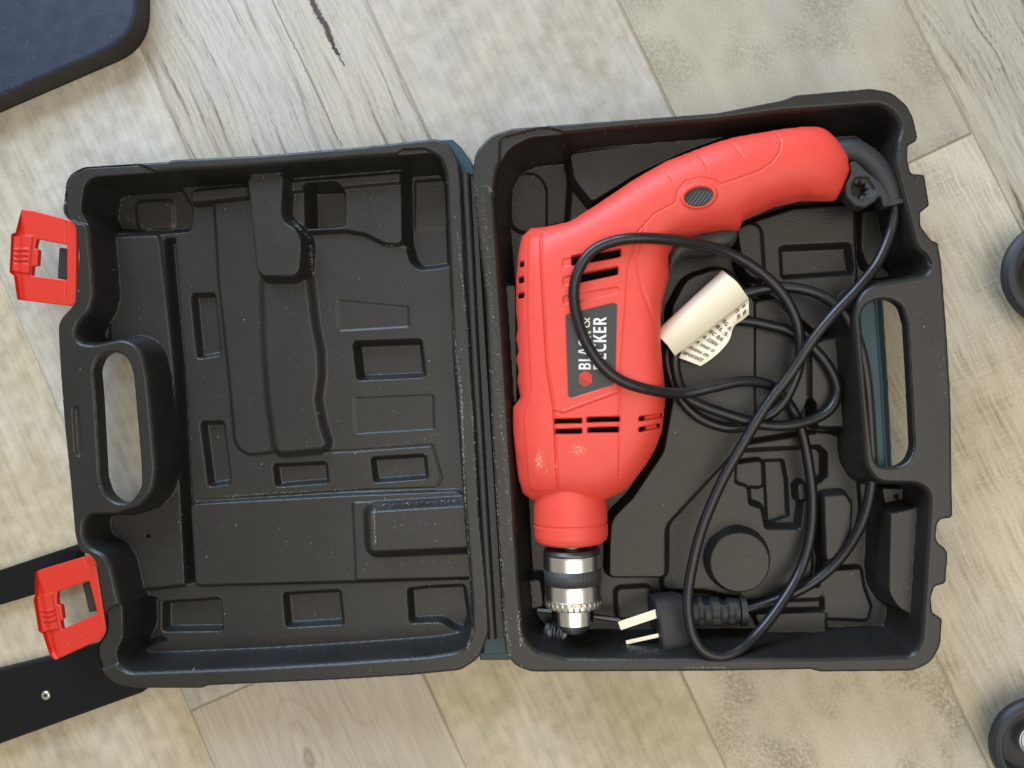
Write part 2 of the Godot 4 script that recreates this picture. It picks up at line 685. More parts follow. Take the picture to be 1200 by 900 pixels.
func plank_material(look: String, n: int, w: float, l: float) -> StandardMaterial3D:
	var res := 0.0009
	var iw := int(w / res)
	var il := int(l / res)
	var data := PackedByteArray()
	data.resize(iw * il * 3)
	var big := noise(n * 7 + 1, 1.0, 3)
	var fine := noise(n * 7 + 2, 1.0, 2)
	var streak := noise(n * 7 + 3, 1.0, 3)
	var cross := noise(n * 7 + 4, 1.0, 2)
	var tones := {
		"beige": [Color(0.56, 0.505, 0.39), Color(0.33, 0.285, 0.195)], "grey": [Color(0.53, 0.51, 0.455), Color(0.31, 0.285, 0.23)],
		"knots": [Color(0.53, 0.49, 0.41), Color(0.29, 0.24, 0.17)], "wood": [Color(0.50, 0.475, 0.42), Color(0.22, 0.19, 0.15)],
		"cement": [Color(0.475, 0.445, 0.39), Color(0.29, 0.265, 0.215)], "mottled": [Color(0.66, 0.61, 0.485), Color(0.26, 0.225, 0.155)],
		"patchy": [Color(0.47, 0.44, 0.37), Color(0.22, 0.19, 0.14)], "linen": [Color(0.60, 0.55, 0.435), Color(0.30, 0.255, 0.175)],
		"wood_dark": [Color(0.48, 0.45, 0.38), Color(0.20, 0.17, 0.12)],
	}
	var c0: Color = tones[look][0]
	var c1: Color = tones[look][1]
	var woody := look.begins_with("wood")
	var grit := RandomNumberGenerator.new()
	grit.seed = n
	for j in il:
		var y := j * res * 1000.0
		for i in iw:
			var x := i * res * 1000.0
			var g := big.get_noise_2d(x * 0.011, y * 0.008)
			var t := 0.5 + 0.6 * g
			var f := fine.get_noise_2d(x * 0.45, y * 0.45)
			var dust := grit.randf() - 0.5
			if woody:
				var wv := 6.0 * big.get_noise_2d(x * 0.006, y * 0.006 + 70.0)
				var s := streak.get_noise_2d((x + wv) * 0.20, y * 0.006)
				var s2 := cross.get_noise_2d((x + wv) * 0.75, y * 0.020)
				t = 0.2 * t + 0.45 * maxf(s, -0.2) + 0.45 * maxf(s2, -0.1) + 0.1 * f + 0.14
				var lines := absf(streak.get_noise_2d((x + wv) * 0.085 + 40.0, y * 0.0035))
				t += 0.5 * (1.0 - smoothstep(0.0, 0.030, lines)) * smoothstep(-0.1, 0.35, g + 0.3 * s2)
				if s > 0.42:
					t += (s - 0.42) * 2.4
			elif look == "linen":
				var b := cross.get_noise_2d(x * 0.035 + 50.0, y * 0.03)
				var s := streak.get_noise_2d(x * 0.34 + 0.5 * b, y * 0.010)
				var s2 := cross.get_noise_2d(x * 0.012, y * 0.36)
				t = 0.55 * t + 0.50 * s * (0.8 + b) + 0.17 * s2 * smoothstep(-0.2, 0.3, g + b) + 0.20 * b + 0.22 * f + 0.04
			elif look == "mottled" or look == "patchy":
				var m := streak.get_noise_2d(x * 0.014, y * 0.012)
				var e := cross.get_noise_2d(x * 0.34 - y * 0.08, y * 0.22 + x * 0.08)
				var patch := smoothstep(-0.15, 0.5, m + 0.3 * g)
				if look == "patchy":
					patch *= 0.75
				var ridge := 1.0 - smoothstep(0.0, 0.12, absf(e + 0.2 * f))
				t = 0.34 * t + patch * (0.30 + 0.13 * ridge + 0.45 * e) + 0.20 * f + 0.02 * ridge + 0.12 * streak.get_noise_2d(x * 0.06, y * 0.012) + 0.06
			elif look == "knots":
				var dx := (x - 74.0) / 11.0
				var dy := (y - 68.0) / 26.0
				var rr := sqrt(dx * dx + dy * dy) + 0.35 * big.get_noise_2d(x * 0.03, y * 0.03)
				var dx2 := (x - 130.0) / 15.0
				var dy2 := (y - 15.0) / 60.0
				var r2 := sqrt(dx2 * dx2 + dy2 * dy2) + 0.3 * streak.get_noise_2d(x * 0.03, y * 0.03)
				t = 0.3 * t + 0.3 * streak.get_noise_2d(x * 0.3, y * 0.012) + 0.12 * f + 0.04
				t += 0.42 * pow(0.5 + 0.5 * sin(rr * 8.0), 5.0) * exp(-rr * 0.5) + 0.34 * (1.0 - smoothstep(0.36, 0.46, rr))
				t += 0.3 * pow(0.5 + 0.5 * sin(r2 * 9.0), 5.0) * exp(-r2 * 0.6)
			else:
				var s := streak.get_noise_2d(x * 0.16 - y * 0.07, y * 0.03 + x * 0.07)
				var s2 := cross.get_noise_2d(x * 0.05, y * 0.05)
				var scr := absf(streak.get_noise_2d(x * 0.022 + y * 0.05 + 90.0, y * 0.015 - x * 0.03))
				var long := fine.get_noise_2d(x * 0.16 + 30.0, y * 0.010)
				t = 0.5 * t + 0.12 * s + 0.32 * s2 + 0.22 * f + 0.28 * long + 0.04
				t += 0.30 * (1.0 - smoothstep(0.0, 0.02, scr)) * smoothstep(0.0, 0.4, s2 + g)
			t = clampf(t + 0.10 * dust, -0.15, 1.2)
			var k := (j * iw + i) * 3
			var tint := smoothstep(-0.25, 0.35, big.get_noise_2d(x * 0.006 + 300.0, y * 0.0045))
			var c := (c0.lerp(c1, t) * Color(0.94, 0.915, 0.845).lerp(Color(0.925, 0.93, 0.935), tint)).linear_to_srgb()
			data[k] = int(clampf(c.r, 0, 1) * 255.0)
			data[k + 1] = int(clampf(c.g, 0, 1) * 255.0)
			data[k + 2] = int(clampf(c.b, 0, 1) * 255.0)
	var im := Image.create_from_data(iw, il, false, Image.FORMAT_RGB8, data)
	if look == "wood":
		crack(im, iw, il, 0.80, 0.475, 110, 3)
		crack(im, iw, il, 0.63, 0.50, 150, 1)
	var m := StandardMaterial3D.new()
	m.albedo_texture = ImageTexture.create_from_image(im)
	m.roughness = 0.52
	m.texture_repeat = false
	return m

func crack(im: Image, iw: int, il: int, u: float, v: float, length: int, wide: int) -> void:
	var x := u * iw
	for k in length:
		var y := int(v * il) + k
		x += rng.randf_range(-0.5, 0.5) if wide > 1 else rng.randf_range(-0.25, 0.25)
		var w := wide * sin(PI * k / length)
		for q in range(int(-w), int(w) + 1):
			if y < il and y >= 0:
				im.set_pixel(clampi(int(x) + q, 0, iw - 1), y, (Color(0.13, 0.09, 0.07) if absi(q) < 2 else Color(0.36, 0.25, 0.17)) if wide > 1 else Color(0.40, 0.37, 0.33))

# ---------------------------------------------------------------- the case
func wear_and_glints(seed_: int, hinge_left: bool, S: Sheet, h: float, strokes: Array) -> StandardMaterial3D:
	var s := 512
	var n := noise(seed_, 0.012, 4)
	var im := Image.create_empty(s, s, false, Image.FORMAT_RGB8)
	for j in s:
		for i in s:
			var k := 1.0 + 0.22 * n.get_noise_2d(i, j)
			im.set_pixel(i, j, Color(0.0165 * k, 0.0160 * k, 0.0145 * k).linear_to_srgb())
	im.resize(1024, 1024, Image.INTERPOLATE_BILINEAR)
	for k in 700:
		var e := rng.randf()
		var u := pow(e, 2.5) if k < 480 else rng.randf()
		var x := int((u if hinge_left else 1.0 - u) * 1010.0) + 6
		var y := rng.randi_range(6, 1016)
		var b := rng.randf_range(0.22, 0.62)
		var col := Color(b, b * 0.98, b * 0.94)
		im.set_pixel(x, y, col)
		if rng.randf() < 0.3:
			im.set_pixel(x + 1, y, col)
		if rng.randf() < 0.1:
			im.fill_rect(Rect2i(x, y, 2, 3), col)
	for k in 46:
		var x := rng.randf_range(40, 980)
		var y := rng.randf_range(40, 980)
		var a := rng.randf() * TAU
		for q in rng.randi_range(8, 34):
			x += cos(a)
			y += sin(a)
			a += rng.randf_range(-0.08, 0.08)
			if x > 2 and x < 1020 and y > 2 and y < 1020:
				im.set_pixel(int(x), int(y), im.get_pixel(int(x), int(y)).lerp(Color(0.34, 0.33, 0.32), 0.35))
	# scuffs, and pale edges painting highlights together with wear: from, to, how strong
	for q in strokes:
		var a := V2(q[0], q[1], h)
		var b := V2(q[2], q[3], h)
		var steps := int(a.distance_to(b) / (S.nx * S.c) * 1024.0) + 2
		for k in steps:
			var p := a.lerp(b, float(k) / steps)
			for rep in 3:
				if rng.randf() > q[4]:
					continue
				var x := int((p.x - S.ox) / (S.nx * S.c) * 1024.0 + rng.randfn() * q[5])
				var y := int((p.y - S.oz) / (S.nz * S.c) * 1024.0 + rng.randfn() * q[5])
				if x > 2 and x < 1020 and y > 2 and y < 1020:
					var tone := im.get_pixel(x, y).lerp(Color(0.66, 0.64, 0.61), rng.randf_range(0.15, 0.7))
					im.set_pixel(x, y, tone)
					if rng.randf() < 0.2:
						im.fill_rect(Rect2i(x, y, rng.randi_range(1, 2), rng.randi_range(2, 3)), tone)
	var m := StandardMaterial3D.new()
	m.albedo_texture = ImageTexture.create_from_image(im)
	fine_grain(m, 0.35, 0.16)
	m.metallic_specular = 0.48
	m.roughness = 0.37
	return m

func build_case() -> void:
	var at := P(560, 470, 0)
	var c := thing("drill_case", "black plastic tool case lying open with teal outside and two red clips", "tool case", at)
	# ---- lid, lying on the left
	var rim := 46.0
	var lo := poly([72, 252, 76, 215, 81, 203, 97, 195, 196, 189, 200, 187, 300, 182, 420, 172, 510, 162, 526, 168, 537, 187, 540, 217, 545, 333, 555, 480, 561, 597, 570, 690, 573, 741, 561, 772, 540, 786, 480, 792, 400, 797, 242, 804, 236, 807, 160, 807, 137, 803, 121, 791, 113, 771, 112, 757, 124, 742, 122, 715, 114, 667, 108, 651, 92, 647, 87, 625, 82, 567, 75, 500, 70, 433, 67, 377, 82, 361, 87, 355, 92, 300, 89, 263], rim, 4.0)
	var lh := poly([108, 432, 115, 416, 133, 411, 150, 419, 156, 440, 164, 533, 166, 571, 152, 590, 136, 591, 122, 580, 116, 560, 111, 467], rim, 7.0)
	var L := Sheet.new(self, lo, 0.8, rim, [lh])
	var lr := poly([93, 235, 97, 212, 110, 206, 200, 200, 300, 194, 420, 184, 505, 178, 517, 186, 523, 205, 527, 317, 532, 430, 544, 590, 552, 700, 553, 745, 540, 764, 500, 770, 400, 777, 300, 783, 150, 789, 137, 780, 133, 765, 142, 748, 141, 715, 130, 665, 122, 650, 105, 643, 97, 630, 97, 612, 106, 603, 135, 603, 163, 594, 178, 576, 182, 550, 177, 490, 172, 440, 166, 413, 155, 401, 141, 397, 110, 404, 92, 402, 86, 390, 92, 376, 104, 365, 109, 345, 107, 310, 103, 265, 92, 247], rim, 6.0)
	L.carve(grown(lr, 2.0), rim - 2.0, 2.4)
	L.carve(lr, 16.0, 5.0)
	# ledges and panels on the inside of the lid
	var up := func(pts: Array, lv: float, w := 2.5, r := 4.0): L.carve(poly(pts, lv, r), lv, w * 1.35, true)
	var down := func(pts: Array, lv: float, edge: float, w := 2.5, r := 4.0): L.carve(poly(pts, edge, r), lv, w * 1.35)
	up.call([225, 225, 250, 222, 295, 218, 320, 215, 470, 203, 470, 212, 330, 224, 226, 236], 24.0, 3.0, 1.0)
	up.call([130, 279, 184, 277, 196, 380, 200, 420, 205, 470, 211, 590, 216, 684, 160, 690, 146, 665, 134, 630, 130, 606, 180, 590, 180, 430, 130, 410], 19.0, 2.5, 3.0)
	down.call([190, 279, 204, 277, 216, 430, 229, 684, 217, 686, 204, 430], 7.0, 18.0, 2.2, 1.0)
	up.call([252, 226, 294, 222, 309, 330, 318, 400, 322, 527, 290, 531, 277, 520, 270, 440, 258, 330], 18.5, 2.6, 3.0)
	up.call([311, 326, 356, 324, 363, 383, 369, 412, 370, 440, 366, 468, 372, 500, 380, 523, 326, 528, 318, 470, 313, 400], 22.0, 5.5, 4.0)
	up.call([337, 205, 470, 197, 470, 284, 452, 284, 428, 272, 405, 268, 357, 270, 345, 262, 338, 250], 21.0, 2.5, 4.0)
	up.call([291, 206, 330, 202, 328, 251, 334, 262, 347, 270, 352, 283, 350, 315, 343, 322, 308, 322, 302, 315], 33.0, 4.5, 5.0)
	down.call([127, 272, 185, 274, 221, 271, 224, 240, 207, 212, 180, 200, 110, 206, 98, 240, 106, 268], 5.0, 20.0, 4.0, 5.0)
	up.call([160, 238, 200, 236, 202, 266, 164, 268], 6.5, 2.2, 4.0)
	down.call([356, 215, 398, 213, 405, 226, 405, 266, 357, 269], 3.0, 21.0, 3.0, 4.0)
	down.call([469, 202, 476, 186, 512, 184, 524, 205, 528, 312, 490, 317, 478, 308, 471, 283], 4.0, 21.0, 4.0, 5.0)
	up.call([488, 214, 520, 212, 521, 266, 487, 268], 4.8, 1.6, 1.0)
	down.call([393, 350, 480, 358, 480, 384, 396, 389], 15.2, 16.0, 1.2, 3.0)
	down.call([412, 399, 495, 396, 500, 443, 417, 447], 5.0, 16.0, 3.4, 4.0)
	down.call([413, 465, 509, 461, 510, 504, 415, 510], 15.2, 16.0, 1.2, 3.0)
	down.call([222, 343, 253, 342, 260, 417, 230, 422], 9.0, 16.0, 2.8, 4.0)
	down.call([233, 493, 263, 492, 272, 568, 243, 572], 9.0, 16.0, 2.8, 4.0)
	L.groove(poly([232, 588, 300, 583, 420, 575, 510, 572, 517, 560, 506, 522, 420, 528, 380, 530], 16.0), 0.9, 1.4)
	down.call([318, 543, 384, 540, 386, 567, 322, 572], 9.5, 16.0, 2.6, 4.0)
	down.call([433, 535, 500, 531, 503, 562, 437, 567], 9.5, 16.0, 2.6, 4.0)
	up.call([224, 592, 410, 582, 540, 577, 548, 592, 552, 676, 420, 680, 230, 685], 19.5, 2.0, 2.0)
	up.call([414, 590, 548, 584, 552, 676, 418, 679], 20.5, 0.8, 1.0)
	up.call([433, 602, 545, 595, 549, 640, 435, 645], 31.0, 6.0, 3.0)
	down.call([190, 704, 260, 699, 263, 740, 190, 741], 8.0, 15.0, 2.6, 4.0)
	down.call([330, 694, 400, 690, 404, 733, 334, 737], 9.0, 16.0, 2.8, 4.0)
	down.call([476, 689, 500, 686, 546, 684, 552, 726, 545, 742, 530, 740, 518, 730, 479, 732], 8.0, 16.0, 2.8, 4.0)
	down.call([160, 693, 188, 700, 188, 742, 200, 750, 172, 760, 146, 770, 136, 750, 144, 716], 6.0, 15.0, 4.0, 5.0)
	down.call([171, 626, 175, 626, 175, 630, 171, 630], 13.0, 19.0, 0.8, 0.8)
	L.keep_wall(lr, rim - 2.2, 3.0, 5.5)
	down.call([84, 478, 92, 474, 97, 530, 92, 537, 87, 530], rim - 2.0, rim, 1.2, 3.0)
	L.round_edge(1.6)
	var lid := part("lid_tray", L.mesh(), wear_and_glints(3, false, L, 44.0, [[527, 350, 541, 460, 0.4, 1.6], [541, 456, 545, 590, 0.8, 1.4], [536, 577, 546, 584, 0.8, 2.0], [553, 470, 560, 590, 0.3, 1.0], [546, 590, 553, 742, 0.4, 1.4], [546, 706, 549, 722, 1.0, 2.8], [555, 735, 548, 758, 0.8, 2.0], [518, 190, 524, 215, 0.4, 1.5], [536, 270, 552, 420, 0.25, 1.2], [430, 597, 545, 590, 0.3, 1.6], [418, 672, 546, 664, 0.1, 4.0], [330, 251, 350, 272, 0.5, 0.9], [351, 280, 351, 316, 0.45, 0.9], [432, 600, 434, 642, 0.6, 1.4], [450, 620, 530, 618, 0.12, 8.0], [470, 282, 440, 280, 0.3, 2.0], [232, 588, 410, 578, 0.2, 0.8], [330, 480, 470, 460, 0.03, 30.0], [250, 620, 400, 640, 0.05, 30.0], [386, 538, 504, 512, 0.15, 2.0], [110, 240, 150, 262, 0.2, 2.0]]), c, "left half of the case, an empty moulded black lid")
	part("lid_flange", joined([side(lo, rim - 1.6, rim - 13.0, 0.6), side(lh, rim - 1.6, rim - 13.0, 0.6, false)]), M.black, lid)
	var body_l := grown(lr, 2.0)
	part("lid_shell", joined([side(body_l, rim - 9.0, 0.6, 1.5), cap(body_l, 0.6, false)]), M.teal, c, "teal outer shell of the lid")
	# ---- base, lying on the right
	rim = 58.0
	var bo := poly([553, 205, 557, 177, 575, 158, 600, 150, 720, 141, 840, 132, 917, 117, 932, 111, 1020, 103, 1045, 107, 1063, 122, 1071, 137, 1076, 160, 1074, 165, 1065, 169, 1064, 185, 1068, 203, 1084, 204, 1090, 240, 1079, 249, 1080, 265, 1092, 281, 1100, 284, 1104, 308, 1111, 400, 1115, 470, 1117, 607, 1103, 609, 1099, 615, 1097, 635, 1112, 645, 1109, 684, 1096, 688, 1092, 700, 1093, 718, 1105, 726, 1103, 757, 1092, 777, 1071, 787, 962, 788, 950, 785, 840, 787, 623, 788, 606, 782, 592, 768, 588, 700, 577, 520, 569, 350], rim, 2.4)
	var bh := poly([1008, 372, 1014, 357, 1028, 350, 1045, 350, 1058, 358, 1064, 380, 1067, 430, 1072, 525, 1066, 541, 1053, 548, 1030, 548, 1024, 538, 1016, 470], rim, 6.0)
	var B := Sheet.new(self, bo, 0.8, rim, [bh])
	var br := poly([578, 226, 583, 195, 596, 172, 620, 160, 720, 150, 840, 140, 917, 130, 1031, 122, 1047, 130, 1057, 148, 1052, 165, 1050, 195, 1060, 235, 1074, 290, 1088, 300, 1090, 320, 1065, 326, 1031, 331, 1014, 338, 1004, 352, 1000, 375, 1007, 450, 1015, 545, 1028, 566, 1075, 567, 1089, 575, 1090, 590, 1087, 640, 1080, 750, 1072, 769, 960, 772, 840, 772, 664, 772, 625, 763, 613, 745, 608, 690, 600, 560, 590, 400, 582, 283], rim, 5.0)
	B.carve(grown(br, 2.0), rim - 2.0, 2.4)
	B.carve(br, 12.0, 6.0)
	up = func(pts: Array, lv: float, w := 2.5, r := 4.0): B.carve(poly(pts, lv, r), lv, w * 1.35, true)
	down = func(pts: Array, lv: float, edge: float, w := 2.5, r := 4.0): B.carve(poly(pts, edge, r), lv, w * 1.35)
	# steps up to the rim along the hinge and the top
	up.call([668, 180, 780, 164, 905, 146, 850, 160, 797, 180, 742, 206, 694, 236, 672, 208], 30.0, 3.0, 3.0)
	down.call([592, 180, 640, 168, 665, 172, 672, 205, 668, 262, 610, 275, 592, 262], 5.0, 20.0, 4.0, 6.0)
	up.call([600, 212, 612, 204, 630, 206, 639, 220, 639, 268, 602, 272], 7.0, 1.5, 5.0)
	up.call([1031, 139, 1045, 140, 1047, 158, 1042, 185, 1048, 205, 1034, 196, 1018, 178, 1033, 165], 26.0, 3.0, 2.0)
	up.call([872, 264, 930, 245, 1000, 240, 1003, 335, 985, 355, 960, 390, 905, 345, 872, 332], 22.0, 3.0, 4.0)
	down.call([912, 287, 998, 283, 1003, 322, 914, 328], 14.0, 22.0, 3.0, 4.0)
	up.call([864, 268, 880, 262, 890, 268, 894, 330, 872, 318], 29.0, 3.0, 4.0)
	up.call([1012, 248, 1030, 246, 1046, 292, 1018, 312, 1010, 290], 20.0, 3.0, 2.0)
	down.call([1018, 314, 1030, 303, 1056, 303, 1066, 318, 1060, 326, 1030, 331], 4.0, 20.0, 3.0, 5.0)
	up.call([779, 622, 862, 524, 968, 507, 1000, 520, 1006, 600, 998, 625, 968, 664, 962, 700, 880, 703, 825, 690, 779, 690], 17.0, 3.0, 3.0)
	up.call([789, 470, 788, 360, 806, 326, 850, 312, 884, 352, 884, 500, 866, 522, 779, 616, 779, 676, 714, 676, 716, 610, 742, 584, 778, 530], 28.0, 3.0, 4.0)
	up.call([886, 354, 905, 350, 955, 398, 946, 412, 946, 468, 934, 500, 888, 500], 25.0, 2.0, 3.0)
	up.call([952, 408, 966, 398, 985, 396, 990, 500, 958, 500, 957, 472, 952, 466], 29.0, 2.5, 3.0)
	down.call([863, 526, 962, 521, 972, 530, 972, 560, 964, 567, 957, 570, 946, 578, 940, 622, 897, 622, 892, 597, 878, 593, 876, 572, 861, 568], 8.0, 20.0, 3.0, 3.0)
	down.call([893, 538, 919, 537, 924, 562, 926, 606, 897, 616], 4.0, 8.0, 2.0, 2.0)
	up.call([935, 568, 943, 566, 944, 585, 936, 586], 19.0, 1.6, 2.0)
	up.call([863, 544, 892, 540, 893, 570, 866, 568], 13.0, 2.0, 3.0)
	B.carve(ellipse(867, 659, 35, 35, 0, 31.0), 31.0, 2.6, true)
	down.call([953, 590, 964, 575, 966, 664, 962, 690, 952, 690], 9.0, 20.0, 2.0, 1.0)
	up.call([966, 582, 990, 580, 998, 592, 997, 624, 988, 640, 969, 662], 28.0, 2.5, 3.0)
	up.call([966, 670, 1008, 667, 1012, 690, 1020, 712, 1016, 726, 967, 724], 17.0, 2.0, 2.0)
	up.call([1044, 602, 1079, 594, 1077, 724, 1054, 713, 1042, 694], 44.0, 3.5, 3.0)
	up.call([1029, 604, 1035, 602, 1031, 672, 1026, 672], 26.0, 2.0, 1.0)
	up.call([1034, 572, 1066, 573, 1062, 592, 1038, 594], 24.0, 2.0, 2.0)
	down.call([1049, 580, 1053, 580, 1053, 584, 1049, 584], 19.0, 24.0, 0.8, 0.8)
	up.call([884, 720, 966, 718, 968, 744, 900, 748], 18.0, 2.0, 2.0)
	up.call([588, 336, 604, 335, 606, 470, 594, 478], 42.0, 4.0, 2.0)
	up.call([596, 492, 606, 492, 608, 545, 598, 545], 38.0, 3.0, 2.0)
	up.call([611, 684, 633, 680, 636, 710, 614, 716], 24.0, 4.0, 3.0)
	up.call([724, 692, 760, 690, 764, 722, 726, 724], 15.0, 3.0, 3.0)
	B.keep_wall(br, rim - 2.0, 3.0, 6.5)
	B.groove(poly([644, 138, 646, 150], 58.0), 1.0, 2.0)
	B.round_edge(1.6)
	var base := part("base_tray", B.mesh(), wear_and_glints(8, true, B, 56.0, [[555, 210, 590, 690, 0.4, 3.5], [566, 230, 600, 640, 0.3, 3.0], [588, 700, 598, 772, 0.7, 3.0], [607, 715, 611, 755, 0.8, 2.0], [571, 218, 580, 228, 0.7, 2.0], [1020, 104, 940, 112, 0.25, 0.8], [800, 781, 850, 781, 0.4, 0.6], [1098, 400, 1102, 480, 0.12, 6.0]]), c, "right half of the case, the moulded black tray that holds the drill")
	part("base_flange", joined([side(bo, rim - 1.6, rim - 14.0, 0.6), side(bh, rim - 1.6, rim - 12.0, 0.6, false)]), M.black, base)
	var body_b := grown(br, 2.0)
	part("base_shell", joined([side(body_b, rim - 9.0, 0.6, 1.5), cap(body_b, 0.6, false)]), M.teal, c, "teal outer shell of the base")
	# the shell swells out under the carrying handle
	var bulge_top := poly([1003, 338, 1022, 338, 1030, 450, 1036, 558, 1016, 560, 1008, 450], 40.0, 2.0)
	var bulge_foot := poly([990, 338, 1039, 340, 1046, 450, 1051, 556, 1002, 560, 996, 450], 18.0, 2.0)
	var G := Sheet.new(self, bulge_foot, 1.0, 12.0, [], 1)
	G.carve(bulge_top, 42.0, 13.0, true)
	G.round_edge(3.0)
	part("shell_bulge", joined([G.mesh(), side(bulge_foot, 9.0, 1.0), cap(bulge_foot, 1.0, false)]), M.teal, c)
	# hinge
	part("hinge", joined([
		tube([P(546, 204, 41), P(551, 300, 41), P(557, 420, 41), P(563, 520, 41), P(569, 620, 41), P(577, 748, 41)], [0.0034], 12, 4),
		slab(poly([538, 206, 556, 206, 590, 748, 569, 748], 41.0), 30.0, 41.0)]), M.black, c, "ribbed hinge strip between the two halves")
	part("hinge_knuckle", slab(poly([512, 164, 530, 163, 540, 172, 553, 190, 558, 206, 538, 206, 530, 190], 34.0, 2.0), 6.0, 34.0, 1.0), M.teal, c)
	part("hinge_knuckle", slab(poly([566, 745, 592, 745, 594, 766, 566, 768], 36.0, 1.5), 6.0, 36.0, 1.0), M.teal, c)
	part("hinge_knuckle", slab(poly([562, 764, 598, 764, 598, 774, 562, 774], 24.0, 1.5), 4.0, 24.0, 1.0), M.teal, c)
	latch(c, [24, 245, 40, 247, 86, 259, 85, 359, 60, 356, 19, 351, 15, 323, 10, 319, 12, 274, 17, 272],
		[42, 280, 78, 287, 78, 328, 36, 323, 37, 312, 43, 311, 44, 292, 40, 291], [12, 275, 40, 276, 36, 322, 10, 318],
		[[15, 292, 34, 293], [15, 298, 34, 299], [15, 304, 34, 305]], [26, 240, 31, 272, 29, 324, 33, 362], [69, 290, 78, 291, 78, 328, 67, 326], "upper red clip on the lid edge")
	latch(c, [40, 671, 49, 667, 106, 650, 112, 665, 124, 740, 122, 747, 64, 774, 57, 768, 49, 744, 44, 740, 38, 703, 40, 698],
		[66, 694, 104, 680, 114, 719, 72, 738, 70, 728, 73, 726, 71, 710, 66, 708], [39, 700, 62, 694, 70, 737, 46, 744],
		[[46, 717, 64, 714], [48, 723, 65, 719], [49, 729, 66, 725]], [44, 664, 54, 695, 64, 740, 72, 776], [96, 684, 104, 681, 113, 716, 104, 718], "lower red clip on the lid edge")

func latch(c: Node3D, outline: Array, hole: Array, grip: Array, ribs: Array, bend: Array, tab: Array, label: String) -> void:
	var h := 36.0
	var o := poly(outline, h, 1.0)
	var ho := poly(hole, h, 1.0)
	var S := Sheet.new(self, o, 0.5, h, [ho], 1)
	# the free end bends down
	var b := poly(bend, h)
	var out := PackedVector2Array([b[0], b[1], b[2], b[3], b[3] + Vector2(-0.05, 0), b[0] + Vector2(-0.05, 0)])
	S.carve(out, h - 4.0, 8.0)
	S.carve(poly(grip, h, 1.0), 1.6, 1.0, false, true)
	for r in ribs:
		S.groove(poly(r, h), -1.1, 1.5)
		S.groove(poly([r[0], r[1] + 3, r[2], r[3] + 3], h), 0.6, 1.2)
	S.groove(poly([outline[4] - 9, outline[5] + 2, outline[6] - 9, outline[7]], h), 0.5, 1.0)
	if label.begins_with("lower"):
		S.groove(poly([80, 752, 103, 740, 105, 744, 82, 757, 80, 752], h), 0.35, 0.7)
	S.round_edge(0.7)
	var m := part("latch", S.mesh(), M.red_clip, c, label)
	part("latch_edge", joined([side(o, h - 1.0, h - 6.5, 0.2), side(ho, h - 0.7, h - 4.5, 0.2, false)]), M.red_clip, m)
	part("latch_tab", slab(poly(tab, 31.0, 1.0), 26.0, 31.0, 0.6), M.black, m)
	part("latch_pin", tube([P(outline[4] + 3, outline[5] + 3, 34), P(outline[6] + 3, outline[7] - 3, 34)], [0.0022], 10, 1), M.red_clip, m)

# ---------------------------------------------------------------- the drill
const AXIS := 44.0

func drill_paint(S: Sheet) -> StandardMaterial3D:
	var w := 760
	var l := int(760.0 * S.nz / S.nx)
	var n := noise(21, 0.02, 3)
	var n2 := noise(22, 0.11, 3)
	var n3 := noise(23, 0.3, 2)
	var im := Image.create_empty(w, l, false, Image.FORMAT_RGB8)
	var span := S.nx * S.c
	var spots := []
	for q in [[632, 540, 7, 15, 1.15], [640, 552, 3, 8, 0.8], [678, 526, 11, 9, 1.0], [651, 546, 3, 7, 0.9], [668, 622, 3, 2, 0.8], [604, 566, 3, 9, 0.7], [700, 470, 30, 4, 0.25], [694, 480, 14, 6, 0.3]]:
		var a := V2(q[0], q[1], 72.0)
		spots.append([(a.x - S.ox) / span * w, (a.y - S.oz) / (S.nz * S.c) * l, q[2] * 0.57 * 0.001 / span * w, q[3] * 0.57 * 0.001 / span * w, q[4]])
	for j in l:
		for i in w:
			var v := 1.0 + 0.05 * n.get_noise_2d(i, j)
			im.set_pixel(i, j, Color(0.76 * v, 0.068 * v, 0.048 * v).linear_to_srgb())
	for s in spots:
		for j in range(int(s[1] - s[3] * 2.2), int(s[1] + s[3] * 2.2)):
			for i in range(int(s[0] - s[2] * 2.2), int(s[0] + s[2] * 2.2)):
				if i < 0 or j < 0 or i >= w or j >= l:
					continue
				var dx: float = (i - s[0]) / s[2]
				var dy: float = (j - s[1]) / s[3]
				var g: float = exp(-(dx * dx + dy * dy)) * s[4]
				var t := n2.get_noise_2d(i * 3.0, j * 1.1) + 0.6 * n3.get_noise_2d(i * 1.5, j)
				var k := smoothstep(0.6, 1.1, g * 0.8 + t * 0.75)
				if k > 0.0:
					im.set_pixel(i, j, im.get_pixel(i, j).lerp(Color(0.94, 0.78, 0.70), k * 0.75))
	var m := StandardMaterial3D.new()
	m.albedo_texture = ImageTexture.create_from_image(im)
	fine_grain(m, 0.3, 0.17)
	m.roughness = 0.48
	return m

